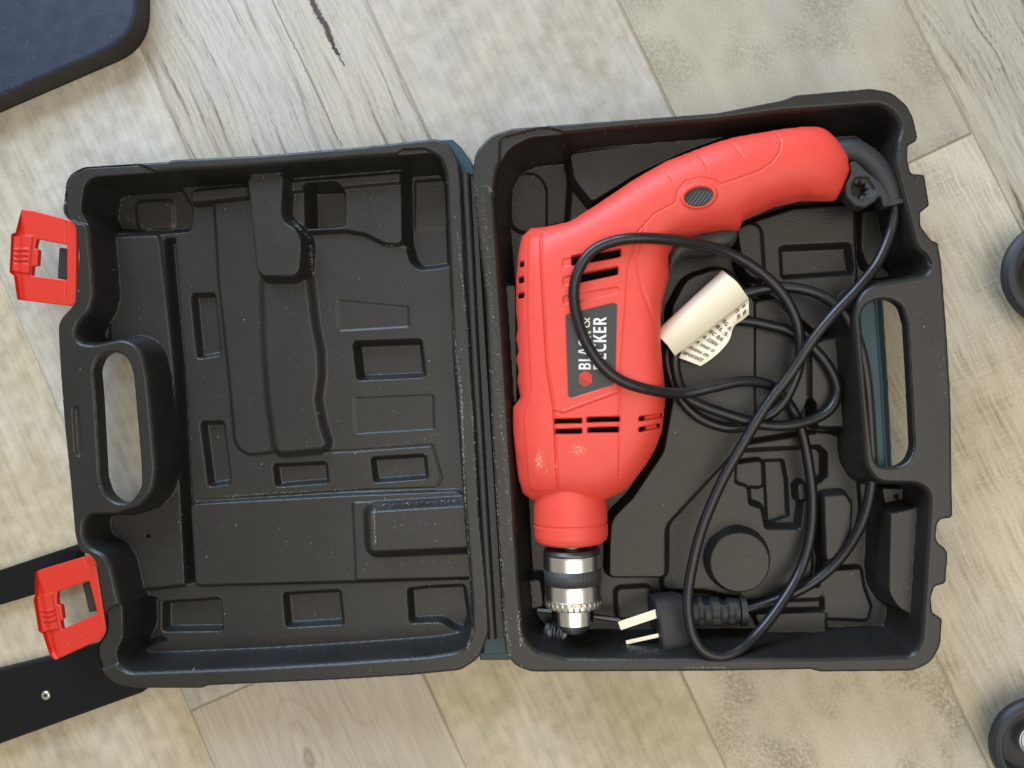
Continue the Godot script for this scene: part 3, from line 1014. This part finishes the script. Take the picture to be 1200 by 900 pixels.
# heights of a soft body: what a skin over the outline would rise to when filled
func inflate(S: Sheet, outline: PackedVector2Array, k: float, top: float) -> void:
	var G := Sheet.new(self, outline, 2.0, 0.0, [], 1)
	var u := PackedFloat32Array()
	u.resize(G.nx * G.nz)
	var inside := PackedInt32Array()
	for j in range(1, G.nz - 1):
		for i in range(1, G.nx - 1):
			if G.d[j * G.nx + i] < 0.0:
				inside.append(j * G.nx + i)
	var c2 := G.c * G.c
	for it in 160:
		for m in inside:
			var r := 0.25 * (u[m - 1] + u[m + 1] + u[m - G.nx] + u[m + G.nx] + c2) - u[m]
			u[m] += 1.88 * r
	# near the outline the ratio of the height to the distance is what varies smoothly
	var q := PackedFloat32Array()
	q.resize(u.size())
	for m in inside:
		if G.d[m] < -0.0012:
			q[m] = u[m] / -G.d[m]
	for pass_ in 4:
		var q2 := q.duplicate()
		for j in range(1, G.nz - 1):
			for i in range(1, G.nx - 1):
				var m := j * G.nx + i
				if q[m] > 0.0:
					continue
				var s := 0.0
				var n := 0
				for e in [m - 1, m + 1, m - G.nx, m + G.nx, m - G.nx - 1, m - G.nx + 1, m + G.nx - 1, m + G.nx + 1]:
					if q[e] > 0.0:
						s += q[e]
						n += 1
				if n:
					q2[m] = s / n
		q = q2
	for j in S.nz:
		for i in S.nx:
			var m := j * S.nx + i
			var dd := S.d[m]
			if dd >= 0.0:
				continue
			var fx := (S.ox + i * S.c - G.ox) / G.c
			var fz := (S.oz + j * S.c - G.oz) / G.c
			var a := int(fx)
			var b := int(fz)
			var e := b * G.nx + a
			var tx := fx - a
			var tz := fz - b
			var near := lerpf(lerpf(q[e], q[e + 1], tx), lerpf(q[e + G.nx], q[e + G.nx + 1], tx), tz) * -dd
			var far := lerpf(lerpf(u[e], u[e + 1], tx), lerpf(u[e + G.nx], u[e + G.nx + 1], tx), tz)
			var v := lerpf(near, far, smoothstep(0.004, 0.009, -dd))
			var y := k * sqrt(maxf(2.0 * v, 0.0)) * 1000.0
			y = y / pow(1.0 + pow(y / top, 5.0), 0.2)
			S.h[m] += y * 0.001

func build_drill() -> void:
	var root := thing("power_drill", "red corded power drill with grey chuck, black cord and plug, lying in the case", "drill", P(690, 450, 12))
	var outline := poly([607, 300, 611, 278, 622, 268, 637, 267, 667, 262, 693, 245, 740, 213, 780, 190, 840, 168, 857, 163, 914, 153, 949, 149, 966, 151, 981, 166, 993, 187, 995, 203, 987, 222, 980, 234, 971, 235, 942, 234, 907, 242, 871, 258, 866, 270, 846, 271, 821, 275, 790, 287, 783, 300, 784, 325, 777, 350, 774, 372, 774, 401, 777, 433, 780, 465, 776, 504, 768, 526, 758, 543, 737, 571, 722, 580, 708, 586, 624, 587, 612, 578, 607, 558, 604, 530, 601, 500, 601, 477, 610, 466, 608, 455, 606, 447, 608, 436, 605, 422, 608, 412, 605, 398, 607, 386, 605, 366, 605, 330], 46.0, 2.0)
	var S := Sheet.new(self, outline, 0.55, AXIS, [], 3)
	inflate(S, outline, 1.05, 32.0)
	var U := Sheet.new(self, outline, 1.6, AXIS, [], 1)
	inflate(U, outline, 1.05, 31.0)
	for k in U.h.size():
		U.h[k] = 2.0 * AXIS * 0.001 - U.h[k]
	var top := 74.0
	# the raised rail on the left and the flat front panel
	S.carve(poly([617, 272, 632, 270, 635, 330, 641, 430, 649, 480, 653, 578, 618, 578, 612, 490, 621, 455, 617, 370], top, 1.0), 0.9, 1.2, false, true)
	S.groove(poly([633, 268, 636, 330, 642, 430, 650, 480, 654, 580], top), 0.9, 1.0)
	S.groove(poly([742, 288, 736, 317, 733, 366, 727, 437, 726, 490, 726, 560], top), 0.7, 1.3)
	S.groove(poly([742, 288, 748, 272, 767, 251, 791, 238, 794, 224, 804, 212, 824, 208, 836, 211, 844, 216, 868, 208, 890, 200, 905, 190, 915, 176, 917, 163, 913, 150], 70.0), 0.8, 0.9)
	S.groove(poly([755, 268, 745, 300, 752, 340, 768, 380], 70.0), 0.5, 2.0)
	S.groove(poly([819, 178, 829, 199], 68.0), 0.5, 1.4)
	S.groove(poly([859, 166, 870, 184], 68.0), 0.5, 1.4)
	S.groove(poly([780, 198, 788, 214], 68.0), 0.4, 1.4)
	S.groove(poly([649, 479, 660, 482, 722, 459, 727, 453], top), -0.7, 1.3)
	S.groove(poly([649, 482, 660, 485, 723, 462], top), 0.5, 1.0)
	# lock button ring
	S.carve(ellipse(819, 229, 23, 16, -0.2, 72.0), 1.3, 1.3, false, true)
	S.carve(ellipse(819, 230, 18, 11.5, -0.2, 72.0), -2.6, 0.9, false, true)
	# nameplate bed, made flat
	var bed := poly([662, 370, 667, 367, 719, 354, 724, 357, 722, 447, 718, 452, 670, 467, 665, 465], top, 0.8)
	var ca := V2(668, 415, top)
	var cb := V2(719, 405, top)
	var ya := S.at(ca.x, ca.y)
	var yb := S.at(cb.x, cb.y)
	var sx := (yb - ya) / (cb.x - ca.x)
	var box := S.box_of(bed, 0.0)
	var f := S.field(bed, box.position.x, box.position.y, box.size.x, box.size.y, 1)
	for j in box.size.y:
		for i in box.size.x:
			var v := f[j * box.size.x + i]
			if v < 0.0:
				var x := S.ox + (box.position.x + i) * S.c
				var k: int = (box.position.y + j) * S.nx + box.position.x + i
				S.h[k] = lerpf(S.h[k], ya + sx * (x - ca.x) - 0.0007, clampf(-v / 0.0009, 0.0, 1.0))
	# vents
	var open := []
	for q in [[670, 301, 727, 292, 727, 301, 670, 312], [671, 323, 724, 313, 724, 322, 671, 333],
			[650, 491, 682, 490, 682, 496, 650, 496.5], [688, 489, 726, 488, 726, 494, 688, 495], [651, 503, 682, 502, 682, 508, 651, 508.5], [689, 501, 725, 500, 725, 506.5, 689, 507],
			[748, 487.5, 777, 484, 777, 489, 748, 493], [748, 500, 774, 496, 774, 501, 748, 505.5],
			[609, 307, 614.5, 307, 614.5, 313, 609, 313], [607.5, 325, 614.5, 325, 614.5, 332, 607.5, 332], [607, 344, 615, 344, 615, 350, 607, 350]]:
		var h := 72.0 if q[0] > 640 and q[0] < 740 else 62.0
		open.append(poly(q, h, 0.6))
	for q in [[658, 303, 727, 292, 727, 302, 658, 314], [659, 324, 724, 313, 724, 323, 659, 336], [659, 347, 726, 335, 726, 345, 659, 358]]:
		S.carve(poly(q, top, 2.6), -0.9, 1.0, false, true)
	for o in open:
		S.carve(grown(o, 0.35), -5.0, 0.7, false, true)
	var paint := drill_paint(S)
	var body := part("housing", S.mesh(), paint, root)
	part("housing_back", U.mesh(true), M.red, body)
	for o in open:
		part("vent", patch(S, grown(o, -0.3), 0.8), M.vent, body)
	# lock button
	var bs := Sheet.new(self, ellipse(819, 229.5, 18, 11.5, -0.2, 72.0, 32), 0.4, 0.0, [], 1)
	for k in bs.h.size():
		var x := bs.ox + (k % bs.nx) * bs.c
		var z := bs.oz + (k / bs.nx) * bs.c
		var ribs := 0.00045 * sin((x * 0.80 + z * 0.60) * TAU / 0.0021)
		bs.h[k] = S.at(x, z) * 0.0 + S.at(V2(819, 229.5, 72).x, V2(819, 229.5, 72).y) + 0.0012 + ribs
	bs.round_edge(0.8)
	var lock := part("lock_button", bs.mesh(), M.grey, root, "ribbed grey oval lock button")
	part("lock_button_side", side(grown(ellipse(819, 229.5, 18, 11.5, -0.2, 72.0, 32), -0.02), 1000.0 * S.at(V2(819, 229.5, 72).x, V2(819, 229.5, 72).y) + 0.6, 60.0), M.grey, lock)
	# trigger
	var tr := poly([786, 284, 800, 272, 868, 262, 866, 284, 836, 296, 800, 296, 786, 318, 783, 310], 50.0, 2.0)
	var ts := Sheet.new(self, tr, 0.8, 40.0, [], 1)
	inflate(ts, tr, 1.2, 16.0)
	var tg := part("trigger", ts.mesh(), M.grey, root)
	part("trigger_side", side(tr, 40.0, 28.0), M.grey, tg)
	nameplate(S, bed, root, ya, sx, ca)
	# front collar
	var front := (P(671.5, 700, AXIS) - P(668, 600, AXIS)).normalized()
	front.y = 0.0
	front = front.normalized()
	var o := P(667.5, 580, AXIS)
	var mm := 0.6
	var pr := func(list: Array) -> Array:
		var r := []
		for q in list:
			r.append([(q[0] - 580.0) * mm, q[1] * mm])
		return r
	part("gear_collar", lathe(pr.call([[570, 40], [586, 42.5], [592, 43], [610, 43], [611, 42], [613, 42], [614, 43.4], [626, 43], [631, 41.5], [634, 38], [634.5, 24], [634.5, 8]]), o, front), M.red, root)
	part("spindle", lathe(pr.call([[630, 15], [641, 15], [641, 11], [650, 11]]), o, front, 32), M.steel, root)
	var ch := part("chuck", lathe(pr.call([[646, 8], [646, 30], [648, 33], [650, 33.5], [664, 33.5], [664.5, 32], [681, 32], [681.5, 33], [684, 32.6], [704, 32.6], [707, 32.6], [707.5, 25], [711, 23.6], [728, 23], [734, 18], [739, 13.5], [739.2, 0]]), o, front), M.chrome, root, "shiny steel keyed chuck")
	part("chuck_back_ring", lathe(pr.call([[641, 20], [641.5, 31], [645, 33], [647, 33], [647, 8]]), o, front), M.dark_steel, ch)
	var kn := func(s: int, a: float, r: float) -> float: return r + (0.00008 * sin(a * 40.0) if s > 0 and s < 3 else 0.0)
	var kb := part("lettered_band", lathe(pr.call([[664.2, 31], [664.4, 33.2], [680.8, 33.2], [681, 31]]), o, front, 160, kn), mat(Color(0.06, 0.063, 0.067), 0.55, 0.4), ch)
	var across := front.cross(Vector3.UP).normalized()
	if across.x < 0.0:
		across = -across
	var spot := o + front * ((676.0 - 580.0) * mm * 0.001) + across * 0.0105
	var tilt_up := (Vector3.UP * 0.0161 + across * 0.0105).normalized()
	letters("010", M.steel, kb, spot + tilt_up * 0.0 + Vector3.UP * 0.0163, across - Vector3.UP * 0.82, -front, 0.0042, 0.0062, true)
	var teeth := func(s: int, a: float, r: float) -> float:
		var w := 0.5 + 0.5 * sin(a * 30.0)
		var cut := smoothstep(0.35, 0.65, w)
		if s == 2:
			return r - 0.0012 * cut
		if s == 3:
			return r - 0.0052 * cut
		return r
	part("tooth_ring", lathe(pr.call([[698, 32.4], [700, 33.6], [703.0, 33.8], [709.0, 32.6], [710.0, 24.4], [710.2, 22]]), o, front, 240, teeth), mat(Color(0.62, 0.60, 0.55), 0.36, 1.0), ch)
	for s in [-1, 1]:
		var e: Vector3 = P(671 + s * 21.5, 714, 50)
		part("jaw_slot", tube([e - front * 0.004, e + front * 0.008], [0.0022, 0.0016], 10, 3), M.vent, ch)
	# cord exit: strain relief, and the rubber holder for the key
	part("cord_sleeve", tube([P(975, 180, 44), P(1000, 178, 46), P(1022, 192, 47), P(1038, 214, 48), P(1047, 240, 48)], [0.0085, 0.0083, 0.0078, 0.0072, 0.0068], 18, 6), M.rubber, root, "black rubber sleeve where the cord leaves the grip")
	part("cord_sleeve_rim", tube([P(1046.5, 237, 48), P(1047.5, 242, 48)], [0.0088], 18, 2), M.rubber, root)
	var star := PackedVector2Array()
	for k in 16:
		var a := TAU * k / 16.0
		var r := 11.0 if k % 2 == 0 else 6.5
		star.append(V2(1009 + cos(a) * r, 221 + sin(a) * r, 54))
	var ho := poly([996, 190, 1003, 188, 1018, 202, 1034, 214, 1048, 238, 1036, 244, 1032, 228, 1026, 236, 1014, 243, 1002, 241, 992, 230, 991, 216, 998, 204], 54.0, 2.0)
	var hs := Sheet.new(self, ho, 0.5, 54.0, [star], 1)
	hs.carve(poly([1002, 206, 1018, 206, 1028, 222, 1022, 232, 1008, 236, 998, 228, 997, 216], 54.0, 3.0), -2.2, 2.0, false, true)
	hs.round_edge(1.4)
	var hold := part("key_holder", hs.mesh(), M.rubber, root, "black rubber key holder with a star-shaped hole")
	part("key_holder_side", joined([side(ho, 52.6, 42.0), side(star, 50.6, 42.0, 0.0, false), cap(ho, 42.0, false)]), M.rubber, hold)

# a thin piece that lies on a moulded surface
func patch(S: Sheet, p: PackedVector2Array, lift_mm: float) -> ArrayMesh:
	var pos := PackedVector3Array()
	var nor := PackedVector3Array()
	for q in p:
		pos.append(Vector3(q.x, S.at(q.x, q.y) + lift_mm * 0.001, q.y))
		nor.append(Vector3.UP)
	var t := Geometry2D.triangulate_polygon(p)
	var idx := PackedInt32Array()
	for i in range(0, t.size(), 3):
		var a := p[t[i]]
		if (p[t[i + 1]] - a).cross(p[t[i + 2]] - a) < 0.0:
			idx.append_array(PackedInt32Array([t[i], t[i + 2], t[i + 1]]))
		else:
			idx.append_array(PackedInt32Array([t[i], t[i + 1], t[i + 2]]))
	return arrays(pos, nor, PackedVector2Array(), idx)

func letters(text: String, mat_: Material, parent: Node, at: Vector3, along: Vector3, up: Vector3, height_m: float, width_m: float, bold := true, called := "lettering") -> void:
	var t := TextMesh.new()
	var fnt := SystemFont.new()
	fnt.font_names = PackedStringArray(["Droid Sans"])
	fnt.font_weight = 700 if bold else 400
	t.font = fnt
	t.text = text
	t.font_size = 64
	t.pixel_size = 0.01
	t.depth = 0.01
	t.horizontal_alignment = HORIZONTAL_ALIGNMENT_LEFT
	var bb := t.get_aabb()
	var o := MeshInstance3D.new()
	o.name = called
	o.mesh = t
	o.material_override = mat_
	parent.add_child(o, true)
	var sx := width_m / maxf(bb.size.x, 1e-6)
	var sy := height_m / maxf(bb.size.y, 1e-6)
	var b := Basis(along.normalized() * sx, up.normalized() * sy, along.cross(up).normalized() * 0.012)
	o.transform = Transform3D(b, at - b * bb.position - offset_of(parent))

func sloped(m: ArrayMesh, y: float, sx: float, x0: float) -> ArrayMesh:
	var mdt := MeshDataTool.new()
	mdt.create_from_surface(m, 0)
	for k in mdt.get_vertex_count():
		var q := mdt.get_vertex(k)
		mdt.set_vertex(k, Vector3(q.x, y + sx * (q.x - x0), q.z))
		mdt.set_vertex_normal(k, Vector3(-sx, 1, 0).normalized())
	m.clear_surfaces()
	mdt.commit_to_surface(m)
	return m

func nameplate(S: Sheet, bed: PackedVector2Array, root: Node3D, ya: float, sx: float, ca: Vector2) -> void:
	var p := grown(bed, -0.5)
	var pm := cap(p, 0.0, true)
	pm = sloped(pm, ya - 0.00035, sx, ca.x)
	var pl := part("nameplate", pm, M.plate, root, "dark nameplate with white lettering and a red hexagon")
	var on := func(px: float, py: float) -> Vector3:
		var q := V2(px, py, 74.0)
		return Vector3(q.x, ya + sx * (q.x - ca.x) - 0.0003, q.y)
	var along: Vector3 = on.call(690, 380) - on.call(690, 430)
	var up: Vector3 = on.call(680, 400) - on.call(700, 400)
	var per := 0.567 * 0.001
	letters("BLACK", M.white, pl, on.call(692.5, 433), along, up, 14.5 * per, 45.0 * per)
	letters("&", M.white, pl, on.call(691.5, 384), along, up, 13.5 * per, 12.0 * per, false)
	letters("DECKER", M.white, pl, on.call(710.5, 433), along, up, 15.5 * per, 61.0 * per)
	# the hexagon with its stripes
	var hexs := []
	for band_ in [[-9.2, 1.6], [2.4, 4.0], [4.9, 6.4], [7.2, 9.2]]:
		var hp := PackedVector2Array()
		for k in 6:
			var a := TAU * k / 6.0 + PI / 6.0
			hp.append(Vector2(cos(a), sin(a)) * 9.6)
		var strip := PackedVector2Array([Vector2(-20, band_[0]), Vector2(20, band_[0]), Vector2(20, band_[1]), Vector2(-20, band_[1])])
		for k in 4:
			strip[k] = strip[k].rotated(0.55)
		for g in Geometry2D.intersect_polygons(hp, strip):
			var w := PackedVector2Array()
			var y := 0.0
			for q in g:
				var v: Vector3 = on.call(686 + q.x * 0.92, 444 + q.y)
				w.append(Vector2(v.x, v.z))
				y = v.y
			hexs.append(sloped(cap(w, 0.0, true), ya - 0.00022, sx, ca.x))
	part("emblem", joined(hexs), M.red_clip, pl)

# ---------------------------------------------------------------- cord, tag and plug
func build_cord() -> void:
	var root: Node3D = get_node("power_drill")
	var pts := []
	for q in [[1047, 238, 48], [1048, 252, 48], [1042, 278, 48], [1027, 310, 50], [1003, 340, 54], [975, 370, 56], [952, 399, 55], [925, 440, 52], [898, 475, 50], [872, 518, 50], [848, 560, 50], [826, 610, 52], [813, 655, 54], [806, 700, 54], [810, 738, 56], [824, 762, 57], [846, 769, 56], [868, 760, 52], [888, 742, 45], [912, 712, 38], [936, 672, 30], [949, 630, 27], [952, 585, 26], [947, 540, 27], [938, 500, 29], [925, 474, 32], [912, 458, 40], [895, 449, 46], [868, 447, 52], [835, 454, 56], [800, 461, 60], [762, 457, 72], [726, 445, 79], [700, 422, 81], [682, 390, 81], [673, 355, 80], [675, 325, 80], [690, 298, 80], [715, 284, 79], [750, 279, 78], [800, 283, 68], [850, 295, 54], [890, 318, 48], [918, 346, 45], [934, 378, 42], [938, 410, 40], [933, 440, 38], [917, 472, 36], [893, 492, 34], [866, 501, 33], [842, 499, 33], [816, 487, 33], [797, 466, 34], [784, 435, 34], [782, 412, 33], [795, 395, 32], [818, 384, 32], [845, 377, 32], [872, 376, 33], [900, 381, 33], [927, 389, 32], [952, 407, 32], [971, 430, 33], [981, 455, 34], [974, 478, 36], [952, 492, 38], [920, 499, 41], [890, 497, 42], [862, 489, 42], [830, 478, 42], [806, 466, 41], [795, 448, 38], [791, 420, 37], [801, 394, 39], [825, 368, 41], [850, 351, 41], [876, 343, 40], [905, 337, 40], [935, 338, 42], [962, 346, 44], [984, 362, 48], [1000, 386, 50], [1010, 415, 51], [1016, 450, 50], [1020, 500, 46], [1022, 550, 42], [1017, 590, 38], [1004, 625, 33], [981, 658, 27], [950, 684, 24], [915, 701, 24], [880, 713, 26], [860, 716, 27]]:
		pts.append(P(q[0], q[1], q[2]))
	part("power_cord", tube(pts, [0.00365], 14, 6), M.cord, root, "looped black rubber cord lying over the tray")
	# plug
	var sleeve := func(t: float, a: float, r: float) -> float:
		var k := int(t * 8.0)
		if k >= 1 and k <= 6:
			var half := cos(a * 2.0 + (PI if k % 2 else 0.0))
			if half > 0.25:
				return r * 0.74
		return r
	part("plug_sleeve", tube([P(808, 717, 27), P(822, 717, 27), P(846, 716, 27), P(866, 716, 27)], [0.0105, 0.0105, 0.0098, 0.0088], 32, 14, sleeve), M.rubber, root, "ribbed sleeve behind the plug")
	part("plug_sleeve_rim", tube([P(867, 716, 27), P(874, 716, 27)], [0.0108, 0.0100], 24, 2), M.rubber, root)
	var a := P(803, 727, 28)
	var b := P(770, 733, 32)
	var dir := (b - a).normalized()
	var w := dir.cross(Vector3.UP).normalized()
	var v := w.cross(dir).normalized()
	var rings := [[-0.004, 0.6], [0.0, 0.86], [0.004, 0.95], [0.016, 1.0], [0.0205, 1.0], [0.0218, 0.95], [0.0218, 0.0]]
	var pos := PackedVector3Array()
	var nor := PackedVector3Array()
	var idx := PackedInt32Array()
	var n := 40
	var st := SurfaceTool.new()
	st.begin(Mesh.PRIMITIVE_TRIANGLES)
	for s in rings.size() - 1:
		for k in n:
			var q := []
			for e in [[s, k], [s + 1, k], [s + 1, k + 1], [s, k + 1]]:
				var g: float = TAU * e[1] / n
				var cx := signf(cos(g)) * pow(absf(cos(g)), 0.62) * 0.0215
				var cy := signf(sin(g)) * pow(absf(sin(g)), 0.62) * 0.0155
				q.append(a + dir * rings[e[0]][0] + (w * cx + v * cy) * rings[e[0]][1])
			for m in [0, 2, 1, 0, 3, 2]:
				st.set_smooth_group(0 if s < 4 else (1 if s == 4 else 2))
				st.add_vertex(q[m])
	st.generate_normals()
	var plug := part("plug", st.commit(), M.rubber, root, "black moulded mains plug with metal pins")
	for q in [[768, 719, 38, 729, 732, 38, 0.0060, 0.0009, 0.02], [773, 744, 36, 737, 752, 36, 0.0026, 0.0009, 0.2]]:
		var p0 := P(q[0], q[1], q[2])
		var p1 := P(q[3], q[4], q[5])
		var bm := BoxMesh.new()
		bm.size = Vector3(q[6], q[7] * 2.0, p0.distance_to(p1) + 0.004)
		var d := (p1 - p0).normalized()
		var xx := d.cross(Vector3.UP).normalized()
		var yy := xx.cross(d).normalized()
		var bs := Basis(xx, yy, -d).rotated(d, q[8])
		var o := part("pin", bm, M.nickel, plug)
		o.transform = Transform3D(bs, (p0 + p1) * 0.5 - offset_of(plug))
	build_tag(root)

func build_tag(root: Node3D) -> void:
	# a paper strip folded over the cord: its free edge, over the top, round the left side, back under and out as a flap
	var n := 40
	var rows := 26
	var pos := PackedVector3Array()
	var nor := PackedVector3Array()
	var idx := PackedInt32Array()
	for i in n + 1:
		var s := float(i) / n
		# across the strip, along the cord
		var free := Vector2(791, 417).lerp(Vector2(877, 349), s)
		var crest := Vector2(781, 403).lerp(Vector2(864, 331), s)
		var left := Vector2(768, 390).lerp(Vector2(847, 317), s)
		var fl := Vector2(821, 429).lerp(Vector2(878, 368), s)
		fl += Vector2(8, 2) * sin(PI * s) * (1.0 - s) * 1.2 - Vector2(4, 3) * exp(-pow((s - 0.72) / 0.14, 2.0))
		var prof := [
			[free, 42.5], [free.lerp(crest, 0.35), 46.5], [crest, 50.0], [crest.lerp(left, 0.55), 50.5], [left, 45.0], [left + Vector2(-0.5, 0.8), 40.0],
			[left.lerp(crest, 0.5), 34.5], [crest.lerp(free, 0.5), 34.5], [free, 38.5], [free.lerp(fl, 0.5), 40.5], [fl, 39.5 + 2.0 * sin(s * 5.0)]]
		var line := []
		for q in prof:
			line.append(P(q[0].x, q[0].y, q[1]))
		for k in rows + 1:
			var t := float(k) / rows * (line.size() - 1)
			var e := mini(int(t), line.size() - 2)
			var p1: Vector3 = line[e]
			var p2: Vector3 = line[e + 1]
			var p: Vector3 = p1.cubic_interpolate(p2, line[maxi(e - 1, 0)], line[mini(e + 2, line.size() - 1)], t - e)
			pos.append(p)
			if i < n and k < rows:
				var b := i * (rows + 1) + k
				idx.append_array(PackedInt32Array([b, b + 1, b + rows + 1, b + rows + 1, b + 1, b + rows + 2]))
	nor.resize(pos.size())
	nor.fill(Vector3.UP)
	var st := SurfaceTool.new()
	st.create_from(arrays(pos, nor, PackedVector2Array(), idx), 0)
	st.generate_normals()
	var tag := part("cord_tag", st.commit(), M.paper, root, "cream paper tag folded round the cord, small print on its flap")
	# rows of small print across the flap
	var words := ["IMPORTANTE", "Antes de", "A usar o", "A 230V", "8C 8A", "8L 5", "8G A", "", "5R", "8"]
	for k in words.size():
		if words[k] == "":
			continue
		var s := 0.06 + 0.092 * k
		var a := Vector2(791, 417).lerp(Vector2(877, 349), s) + Vector2(2.2, 1.4)
		var fl := Vector2(821, 429).lerp(Vector2(878, 368), s) + Vector2(7, 1) * sin(PI * s) * (1.0 - s) - Vector2(3, 2) * exp(-pow((s - 0.72) / 0.14, 2.0))
		var pa := P(a.x, a.y, 39.6)
		var pb := P(fl.x, fl.y, 41.0 + 1.0 * sin(s * 5.0))
		var len := pa.distance_to(pb) * (0.86 if k < 3 else 0.78)
		var along := pb - pa
		var up := (P(870, 340, 38) - P(795, 400, 38)).normalized()
		letters(words[k], M.ink, tag, pa + Vector3(0, 0.0004, 0), along, up, 0.0028, len)

func build_chuck_key() -> void:
	var at := P(650, 742, 16)
	var k := thing("chuck_key", "dark steel chuck key with toothed head lying beneath the chuck", "chuck key", at)
	var head := P(652, 738, 24)
	var dir := Vector3(-0.16, 0.35, 1.0).normalized()
	var teeth := func(s: int, a: float, r: float) -> float: return r * (1.0 + (0.15 * sin(a * 10.0) if s >= 1 and s <= 3 else 0.0))
	part("toothed_head", lathe([[-5, 3.4], [-3, 8.0], [3, 8.2], [9, 5.2], [9.5, 3.5], [9.5, 3.4], [12.5, 3.2], [13.3, 2.4], [13.3, 0]], head, dir, 120, teeth), M.dark_steel, k)
	part("shaft", tube([P(652, 735, 16), P(660, 715, 14)], [0.0036], 14, 2), M.dark_steel, k)
	part("cross_bar", tube([P(630, 715, 22), P(674, 719, 24), P(727, 727, 27)], [0.0020], 12, 2), M.dark_steel, k)

# ---------------------------------------------------------------- what stands round the case
func build_surroundings() -> void:
	# upper left: a thick dark foot of a piece of furniture
	var p := poly([-130, 170, -130, -120, 158, -120, 158.5, 43, 0, 112], 21.0, 40.0)
	var S := Sheet.new(self, p, 1.2, 21.0, [], 1)
	S.round_edge(2.0)
	var t := thing("furniture_foot", "thick dark slab foot, blue-grey with painted window sheen, with a rounded corner at the top left", "furniture foot", P(20, 20, 0))
	var blue := mat(Color(0.030, 0.035, 0.046), 0.5)  # bluer than the slab itself: the window reflection is put into the colour
	blue.albedo_texture = scuffs_and_sheen()
	blue.albedo_color = Color.WHITE
	blue.metallic_specular = 0.32
	part("top", S.mesh(), blue, t)
	part("edge", joined([side(p, 19.0, 0.8, 0.5), cap(p, 0.8, false)]), M.black, t)
	# lower left: two flat black metal bars
	var b1 := poly([-120, 706, 0, 668, 84, 640, 90, 646, 96, 680, 0, 709, -120, 750], 9.0, 1.5)
	var u := thing("metal_bar", "narrow flat black metal bar behind the lower red clip", "metal bar", P(20, 680, 0), "flat black bars beside the case")
	part("bar", slab(b1, 0.6, 9.0, 1.0), M.metal_black, u)
	var b2 := poly([-120, 812, 0, 785, 60, 770, 128, 752, 150, 765, 170, 800, 166, 812, 0, 872, -120, 920], 12.0, 3.0)
	var w := thing("metal_bar", "wide flat black metal bar with a bright screw beside the case corner", "metal bar", P(60, 815, 0), "flat black bars beside the case")
	part("bar", slab(b2, 0.6, 12.0, 2.0), M.metal_black, w)
	var sp := P(54.5, 814.5, 12.0)
	var screw := part("screw", lathe([[0, 3.8], [1.2, 3.6], [1.8, 2.8], [1.8, 1.6], [0.8, 1.4], [0.8, 0]], sp, Vector3.UP, 24), M.nickel, w)
	part("screw_socket", lathe([[0.85, 1.35], [0.9, 0]], sp, Vector3.UP, 6), M.vent, screw)
	# right: two round rubber feet with steel centres
	foot(1239, 321, 68.0, 27.0, 0.45, "upper round black rubber foot with steel centre at the right edge")
	foot(1219, 873, 62.0, 27.0, 0.32, "lower round black rubber foot with steel centre at the bottom right")

func foot(px: float, py: float, r_px: float, h: float, hub: float, label: String) -> void:
	var c := P(px, py, h * 0.75)
	c.y = 0.0
	var r := (P(px + r_px, py, h * 0.75) - P(px, py, h * 0.75)).length() * 1000.0
	var t := thing("rubber_foot", label, "rubber foot", c, "round rubber feet at the right")
	var blk := mat(Color(0.020, 0.021, 0.028), 0.5)
	part("ring", lathe([[0.5, 0], [0.5, r * 0.5], [h * 0.3, r * 0.70], [h * 0.6, r * 0.93], [h * 0.75, r], [h * 0.88, r * 0.985], [h * 0.96, r * 0.93], [h, r * 0.87], [h, r * 0.83], [h * 0.94, r * 0.79], [h * 0.4, r * 0.76], [h * 0.3, r * 0.68], [h * 0.3, 0]], c, Vector3.UP, 64), blk, t)
	part("steel_centre", lathe([[h * 0.3, r * hub * 1.1], [h * 0.5, r * hub * 1.06], [h * 0.56, r * hub], [h * 0.57, r * 0.3], [h * 0.53, r * 0.26], [h * 0.53, 0]], c, Vector3.UP, 40), mat(Color(0.42, 0.44, 0.47), 0.42, 0.8), t)

func scuffs_and_sheen() -> ImageTexture:  # bluish base carries painted window sheen besides the scuffs
	var n := noise(41, 0.02, 4)
	var n2 := noise(42, 0.15, 3)
	var im := Image.create_empty(512, 512, false, Image.FORMAT_RGB8)
	for j in 512:
		for i in 512:
			var k := 1.0 + 0.3 * n.get_noise_2d(i, j)
			var sp := smoothstep(0.45, 0.7, n2.get_noise_2d(i, j)) * smoothstep(0.0, 0.3, n.get_noise_2d(i * 1.7 + 90, j * 1.7))
			im.set_pixel(i, j, Color(0.026 * k + 0.09 * sp, 0.034 * k + 0.10 * sp, 0.056 * k + 0.17 * sp).linear_to_srgb())
	return ImageTexture.create_from_image(im)
